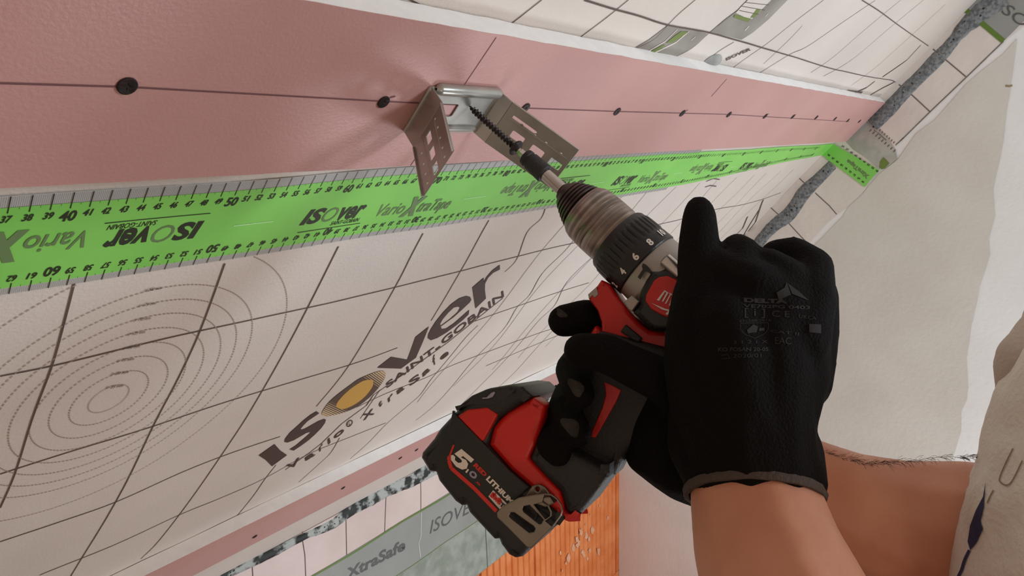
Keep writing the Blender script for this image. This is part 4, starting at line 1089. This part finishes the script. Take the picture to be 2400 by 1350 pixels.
# left hand: back of the hand with the index finger pointing up, others curled over the motor
LH = [
 [(1638, 492, .425, .0086), (1639, 508, .424, .0102), (1638, 560, .420, .0120), (1640, 620, .415, .0134), (1650, 690, .408, .0150), (1680, 780, .40, .020)],                   # index
 [(1727, 584, .425, .0098), (1742, 594, .415, .0102), (1735, 640, .405, .0120), (1740, 720, .398, .016), (1750, 800, .395, .020)],                   # middle knuckle
 [(1820, 600, .430, .0104), (1858, 598, .425, .0114), (1904, 628, .415, .0122), (1900, 700, .40, .0140), (1870, 790, .395, .018)],
 [(1800, 625, .41, .0112), (1840, 660, .405, .014), (1830, 740, .397, .018), (1810, 820, .395, .020)],
 [(1880, 640, .425, .0120), (1922, 690, .420, .0105), (1926, 750, .412, .0098), (1912, 820, .405, .012), (1890, 900, .400, .014)],
 [(1925, 700, .42, .0100), (1926, 780, .41, .0098), (1890, 870, .40, .014)],
 [(1640, 700, .41, .0165), (1625, 770, .405, .0160), (1620, 850, .405, .0160), (1650, 940, .40, .020), (1700, 1020, .40, .024)],      # thumb side mass
 [(1700, 760, .395, .020), (1720, 860, .392, .024), (1740, 960, .392, .026), (1750, 1040, .398, .030), (1764, 1101, .408, .0408)],
 [(1800, 780, .395, .020), (1810, 870, .392, .022), (1800, 960, .392, .024), (1785, 1040, .398, .030), (1764, 1101, .408, .0408)],
 [(1880, 800, .400, .015), (1870, 880, .397, .017), (1838, 960, .395, .019), (1810, 1040, .400, .022), (1790, 1100, .408, .030)],
 [(1690, 640, .41, .014), (1760, 680, .40, .018), (1840, 720, .40, .018)],
 [(1690, 600, .425, .008), (1700, 640, .415, .011)],
 [(1640, 960, .41, .018), (1650, 1040, .42, .022), (1700, 1100, .412, .026)],
]
gl_l = blob(LH, .0022, 'glove', M_glove, person, 5); gl_l['label'] = 'black glove on the hand pushing the back of the drill, index finger raised, grey print on its back'
# wrist cuffs
def ring_tube(name, c0, c1, r0, r1, m_, parent, label=None, thick=.0025, N=64):
    A, B = Vector(W(cp(*c0))), Vector(W(cp(*c1))); d = (B - A).normalized(); x = d.orthogonal().normalized(); y = d.cross(x)
    mb = MB(); v = []
    prof = [(0, r0), (.5, (r0 + r1) / 2 + .0008), (1, r1), (1, r1 - thick), (.5, (r0 + r1) / 2 - thick), (0, r0 - thick)]
    for q, r in prof:
        c = A.lerp(B, q)
        for i in range(N): a = 2 * math.pi * i / N; v.append(c + (x * math.cos(a) + y * math.sin(a)) * (r + .0003 * math.sin(a * 22)))
    K_ = len(prof)
    mb.add(v, [(j * N + i, j * N + (i + 1) % N, ((j + 1) % K_) * N + (i + 1) % N, ((j + 1) % K_) * N + i) for j in range(K_) for i in range(N)])
    o = mb.build(name, m_, parent, True, 50)
    if label: o['label'] = label
ring_tube('cuff', (1765.2, 1150, .4018), (1766.5, 1171, .3992), .0378, .0376, M_cuff, gl_l, 'grey-brown knitted cuff')
# bare arms and trunk as one body
BD = [
 [(1764, 1101, .408, .0350), (1766, 1165, .400, .0358), (1796, 1290, .384, .0392), (1838, 1400, .368, .0420), (1880, 1520, .355, .046), (1960, 1760, .36, .050), (2200, 1900, .42, .055), (2620, 1700, .48, .07)],
 [(1780, 1100, .487, .031), (1880, 1130, .492, .0320), (2000, 1192, .498, .0390), (2110, 1238, .50, .0480), (2240, 1245, .50, .0500), (2380, 1260, .50, .05), (2600, 1280, .49, .055), (2740, 1250, .44, .08)],
 [(2620, 1700, .44, .065), (2740, 1250, .44, .08), (2740, 1600, .44, .09), (2760, 2100, .47, .095), (2800, 2900, .52, .10)],
 [(2740, 1250, .44, .08), (2790, 950, .47, .048), (2800, 780, .50, .045), (2830, 620, .54, .060), (2850, 460, .56, .076)],
 [(2740, 640, .56, .045), (2830, 640, .56, .055)], [(2620, 560, .56, .009), (2630, 600, .56, .012), (2720, 590, .56, .03)],
 [(2640, 655, .56, .009), (2700, 650, .56, .02)], [(2850, 540, .485, .014), (2860, 580, .487, .010)],
]
body = blob(BD, .0035, 'body', M_skin, person, 8)
# arm hair along the upper edge of the rear forearm and the inner edge of the front one
hr = MB(); rr = random.Random(12)
def hairs(path, n, spread, L, dirpx):
    for k in range(n):
        q = rr.random() * (len(path) - 1); i = int(q); f_ = q - i
        x = path[i][0] * (1 - f_) + path[i + 1][0] * f_ + rr.gauss(0, spread); y = path[i][1] * (1 - f_) + path[i + 1][1] * f_ + rr.random() * spread * 1.2
        d = path[i][2]
        ang = dirpx + rr.gauss(0, .45); l = L * rr.uniform(.5, 1.2)
        pts = []
        for j in range(4):
            t = j / 3; pts.append((x + l * t * math.cos(ang + .5 * t), y + l * t * math.sin(ang + .5 * t)))
        for a, b in zip(pts[:-1], pts[1:]):
            A, B = Vector(W(cp(*a, d))), Vector(W(cp(*b, d))); w_ = Vector(R @ np.array([0, .00011, 0])); w2 = Vector(R @ np.array([.00006, 0, .0001]))
            hr.add([A - w_, B - w_, B + w_, A + w_ + w2], [(0, 1, 2, 3)])
hairs([(1900, 1058, .476), (1950, 1066, .476), (2030, 1084, .474), (2100, 1082, .472), (2200, 1070, .472), (2290, 1068, .472)], 260, 5, 20, -.35)
hairs([(1885, 1130, .39), (1925, 1190, .39), (1960, 1260, .39), (1998, 1340, .39)], 60, 3, 10, .6)
ho_ = hr.build('arm_hair', M_hair, body); ho_['kind'] = 'stuff'

# glove print
pg_ = MB()
def glove_fn(gl, lift=.0004):
    from mathutils.bvhtree import BVHTree
    me = gl.data; off = Vector(person['_o'])
    tree = BVHTree.FromPolygons([v.co + off for v in me.vertices], [tuple(p.vertices) for p in me.polygons])
    def fn(x, y):
        r = Vector(R @ ray(x, y)).normalized(); o = Vector(CAM)
        h = tree.ray_cast(o, r)
        if h[0] is None: return tuple(o + r * .4)
        return tuple(h[0] + h[1] * lift)
    return fn
gfn = glove_fn(gl_l)
def gtext(s_, x0, y0, x1, y1, h, bold=.0): text(pg_, s_, [(x0, y0), (x1, y1), (x1, y1 - h), (x0, y0 - h)], gfn, bold)
KG = lambda x, y: (1550 + x / 3.858, 600 + y / 3.858)
def gpoly(pts):
    v, f = tess([[KG(*p) for p in pts]]); 
    v, f = refine(v, f, 8)
    pg_.add([gfn(*p) for p in v], f)
gtext('DELTA', *KG(745, 418), *KG(1140, 430), 10, .06)
gtext('VE702PG 0403', *KG(740, 468), *KG(1340, 482), 8, .02)
gpoly([(1130, 240), (1110, 290), (1040, 330), (1060, 400), (1170, 350)]); gpoly([(1140, 250), (1250, 330), (1330, 405), (1180, 345)])
gtext('[ i ]', *KG(750, 540), *KG(935, 545), 14, .0)
gtext('C E', *KG(1000, 552), *KG(1160, 555), 15, .0)
gtext('UKCA', *KG(1240, 560), *KG(1400, 580), 8, .0)
gtext('EN388:2016', *KG(708, 600), *KG(990, 592), 6, .0)
def gline(pts, w=1.1):
    P = [KG(*p) for p in pts]
    P = chain(P, 4)
    for a, b in zip(P[:-1], P[1:]):
        dx, dy = b[0] - a[0], b[1] - a[1]; l = math.hypot(dx, dy); nx, ny = -dy / l * w / 2, dx / l * w / 2
        pg_.add([gfn(a[0] + nx, a[1] + ny), gfn(b[0] + nx, b[1] + ny), gfn(b[0] - nx, b[1] - ny), gfn(a[0] - nx, a[1] - ny)], [(0, 1, 2, 3)])
gline([(715, 610), (965, 605), (968, 660), (930, 705), (840, 745), (750, 710), (712, 660), (715, 610)])
gpoly([(830, 620), (870, 640), (860, 690), (780, 700), (770, 670)]); gpoly([(880, 655), (930, 650), (930, 675), (880, 680)])
gtext('3 1 2 1 X', *KG(650, 795), *KG(960, 790), 8, .0)
gtext('EAC', *KG(1028, 795), *KG(1170, 800), 17, .0)
gtext('CAT II', *KG(990, 690), *KG(1240, 720), 7, .0)
gtext('KO FOSAN 20-05', *KG(515, 862), *KG(965, 860), 9, .02)
gtext('2020/01', *KG(650, 920), *KG(900, 915), 9, .0)
gline([(545, 900), (600, 890), (620, 925), (545, 928)])
gpoly([(1335, 615), (1440, 620), (1440, 700), (1335, 690)])
pg_.build('glove_print', M_gprint, gl_l)
# worn pale fingertips of the gripping hand
wf = glove_fn(gl_r, .0003); wo = MB()
def wpatch(cx, cy, a, b, ang):
    pts = []
    for i in range(20):
        q = 2 * math.pi * i / 20; k = 1 + .16 * math.sin(3 * q + cx)
        pts.append((cx + k * (a * math.cos(q) * math.cos(ang) - b * math.sin(q) * math.sin(ang)), cy + k * (a * math.cos(q) * math.sin(ang) + b * math.sin(q) * math.cos(ang))))
    v, f = refine(*tess([pts]), 6); wo.cut()
    wo.add([wf(*p) for p in v], f)
wpatch(1350, 908, 24, 14, .9); wpatch(1338, 1000, 26, 16, .8); wpatch(1316, 735, 14, 8, .6)
wo.build_each('worn_fingertip', M_worn, gl_r, label='pale worn patch on the glove')

# clothes
def folds(strength, size, seed=0):
    def ex_(o):
        tx = bpy.data.textures.new('folds', 'CLOUDS'); tx.noise_scale = size; tx.noise_depth = 2
        md = o.modifiers.new('d', 'DISPLACE'); md.texture = tx; md.strength = strength; md.mid_level = .5; md.texture_coords = 'GLOBAL'
    return ex_
shirt = blob([[(2800, 1000, .42, .098), (2806, 1130, .42, .109), (2766, 1270, .42, .113), (2716, 1400, .42, .114), (2710, 1600, .43, .116), (2740, 2100, .46, .12), (2780, 2700, .50, .125)],
              [(2300, 1890, .42, .064), (2500, 1800, .43, .075), (2680, 1600, .43, .10)], [(2420, 1265, .495, .056), (2640, 1280, .46, .085)], [(2780, 1000, .45, .09), (2800, 930, .47, .06)]], .005, 'shirt', M_shirt, person, 10, folds(.012, .05))
shirt['label'] = 'pale grey shirt with a dark blue edge'
hood = blob([[(2520, 780, .47, .030), (2452, 868, .47, .031), (2450, 900, .47, .028), (2458, 960, .47, .030), (2490, 1050, .47, .034)], [(2520, 780, .48, .034), (2700, 900, .50, .06), (2860, 940, .56, .06)]], .004, 'hood', M_hood, person, 6, folds(.006, .03))
hood['label'] = 'grey-brown folded hood at the shoulder'
hair = blob([[(2880, 430, .575, .080), (2920, 560, .58, .062)], [(2830, 410, .57, .078)]], .005, 'hair', mat('dark_brown_hair', (52, 40, 34), .7, bump=.8, bscale=300), person, 4)
sfn = None
from mathutils.bvhtree import BVHTree
_off = Vector(person['_o'])
tree = BVHTree.FromPolygons([v.co + _off for v in shirt.data.vertices], [tuple(p.vertices) for p in shirt.data.polygons])
def sf(x, y, lift=.0006):
    r = Vector(R @ ray(x, y)).normalized(); h = tree.ray_cast(Vector(CAM), r)
    if h[0] is None: return None
    nn = h[1]
    if nn.dot(r) > 0: nn = -nn
    return h[0] + nn * lift
def s_ribbon(mb, pts, w):
    P = chain(smooth_line(pts, 4), 4)
    for a, b in zip(P[:-1], P[1:]):
        dx, dy = b[0] - a[0], b[1] - a[1]; l = math.hypot(dx, dy) or 1; nx, ny = -dy / l * w / 2, dx / l * w / 2
        q = [sf(a[0] + nx, a[1] + ny), sf(b[0] + nx, b[1] + ny), sf(b[0] - nx, b[1] - ny), sf(a[0] - nx, a[1] - ny)]
        if all(c is not None for c in q): mb.add(q, [(0, 1, 2, 3)])
sm_ = MB(); s_ribbon(sm_, [(2376, 1052), (2362, 1080), (2345, 1120), (2348, 1132), (2362, 1138), (2376, 1125), (2398, 1080)], 3); s_ribbon(sm_, [(2316, 1180), (2322, 1165), (2330, 1150)], 3)
sm_.build('pocket_seam', M_seam, shirt)
nv = MB()
def s_poly(mb, pts):
    v, f = refine(*tess([pts]), 7)
    q = [sf(*p) for p in v]
    ok = [c is not None for c in q]
    mb.add([c if c is not None else (0, 0, 0) for c in q], [t for t in f if all(ok[i] for i in t)])
s_poly(nv, [(2312, 1130), (2306, 1165), (2290, 1195), (2276, 1232), (2270, 1270), (2276, 1290), (2292, 1270), (2306, 1240), (2300, 1222), (2308, 1190)])
s_ribbon(nv, [(2274, 1290), (2262, 1315), (2256, 1335), (2246, 1356)], 7)
nv.build('blue_trim', M_navy, shirt)['label'] = 'dark blue edge of the shirt'

for o in bpy.data.objects:
    if '_o' in o: del o['_o']
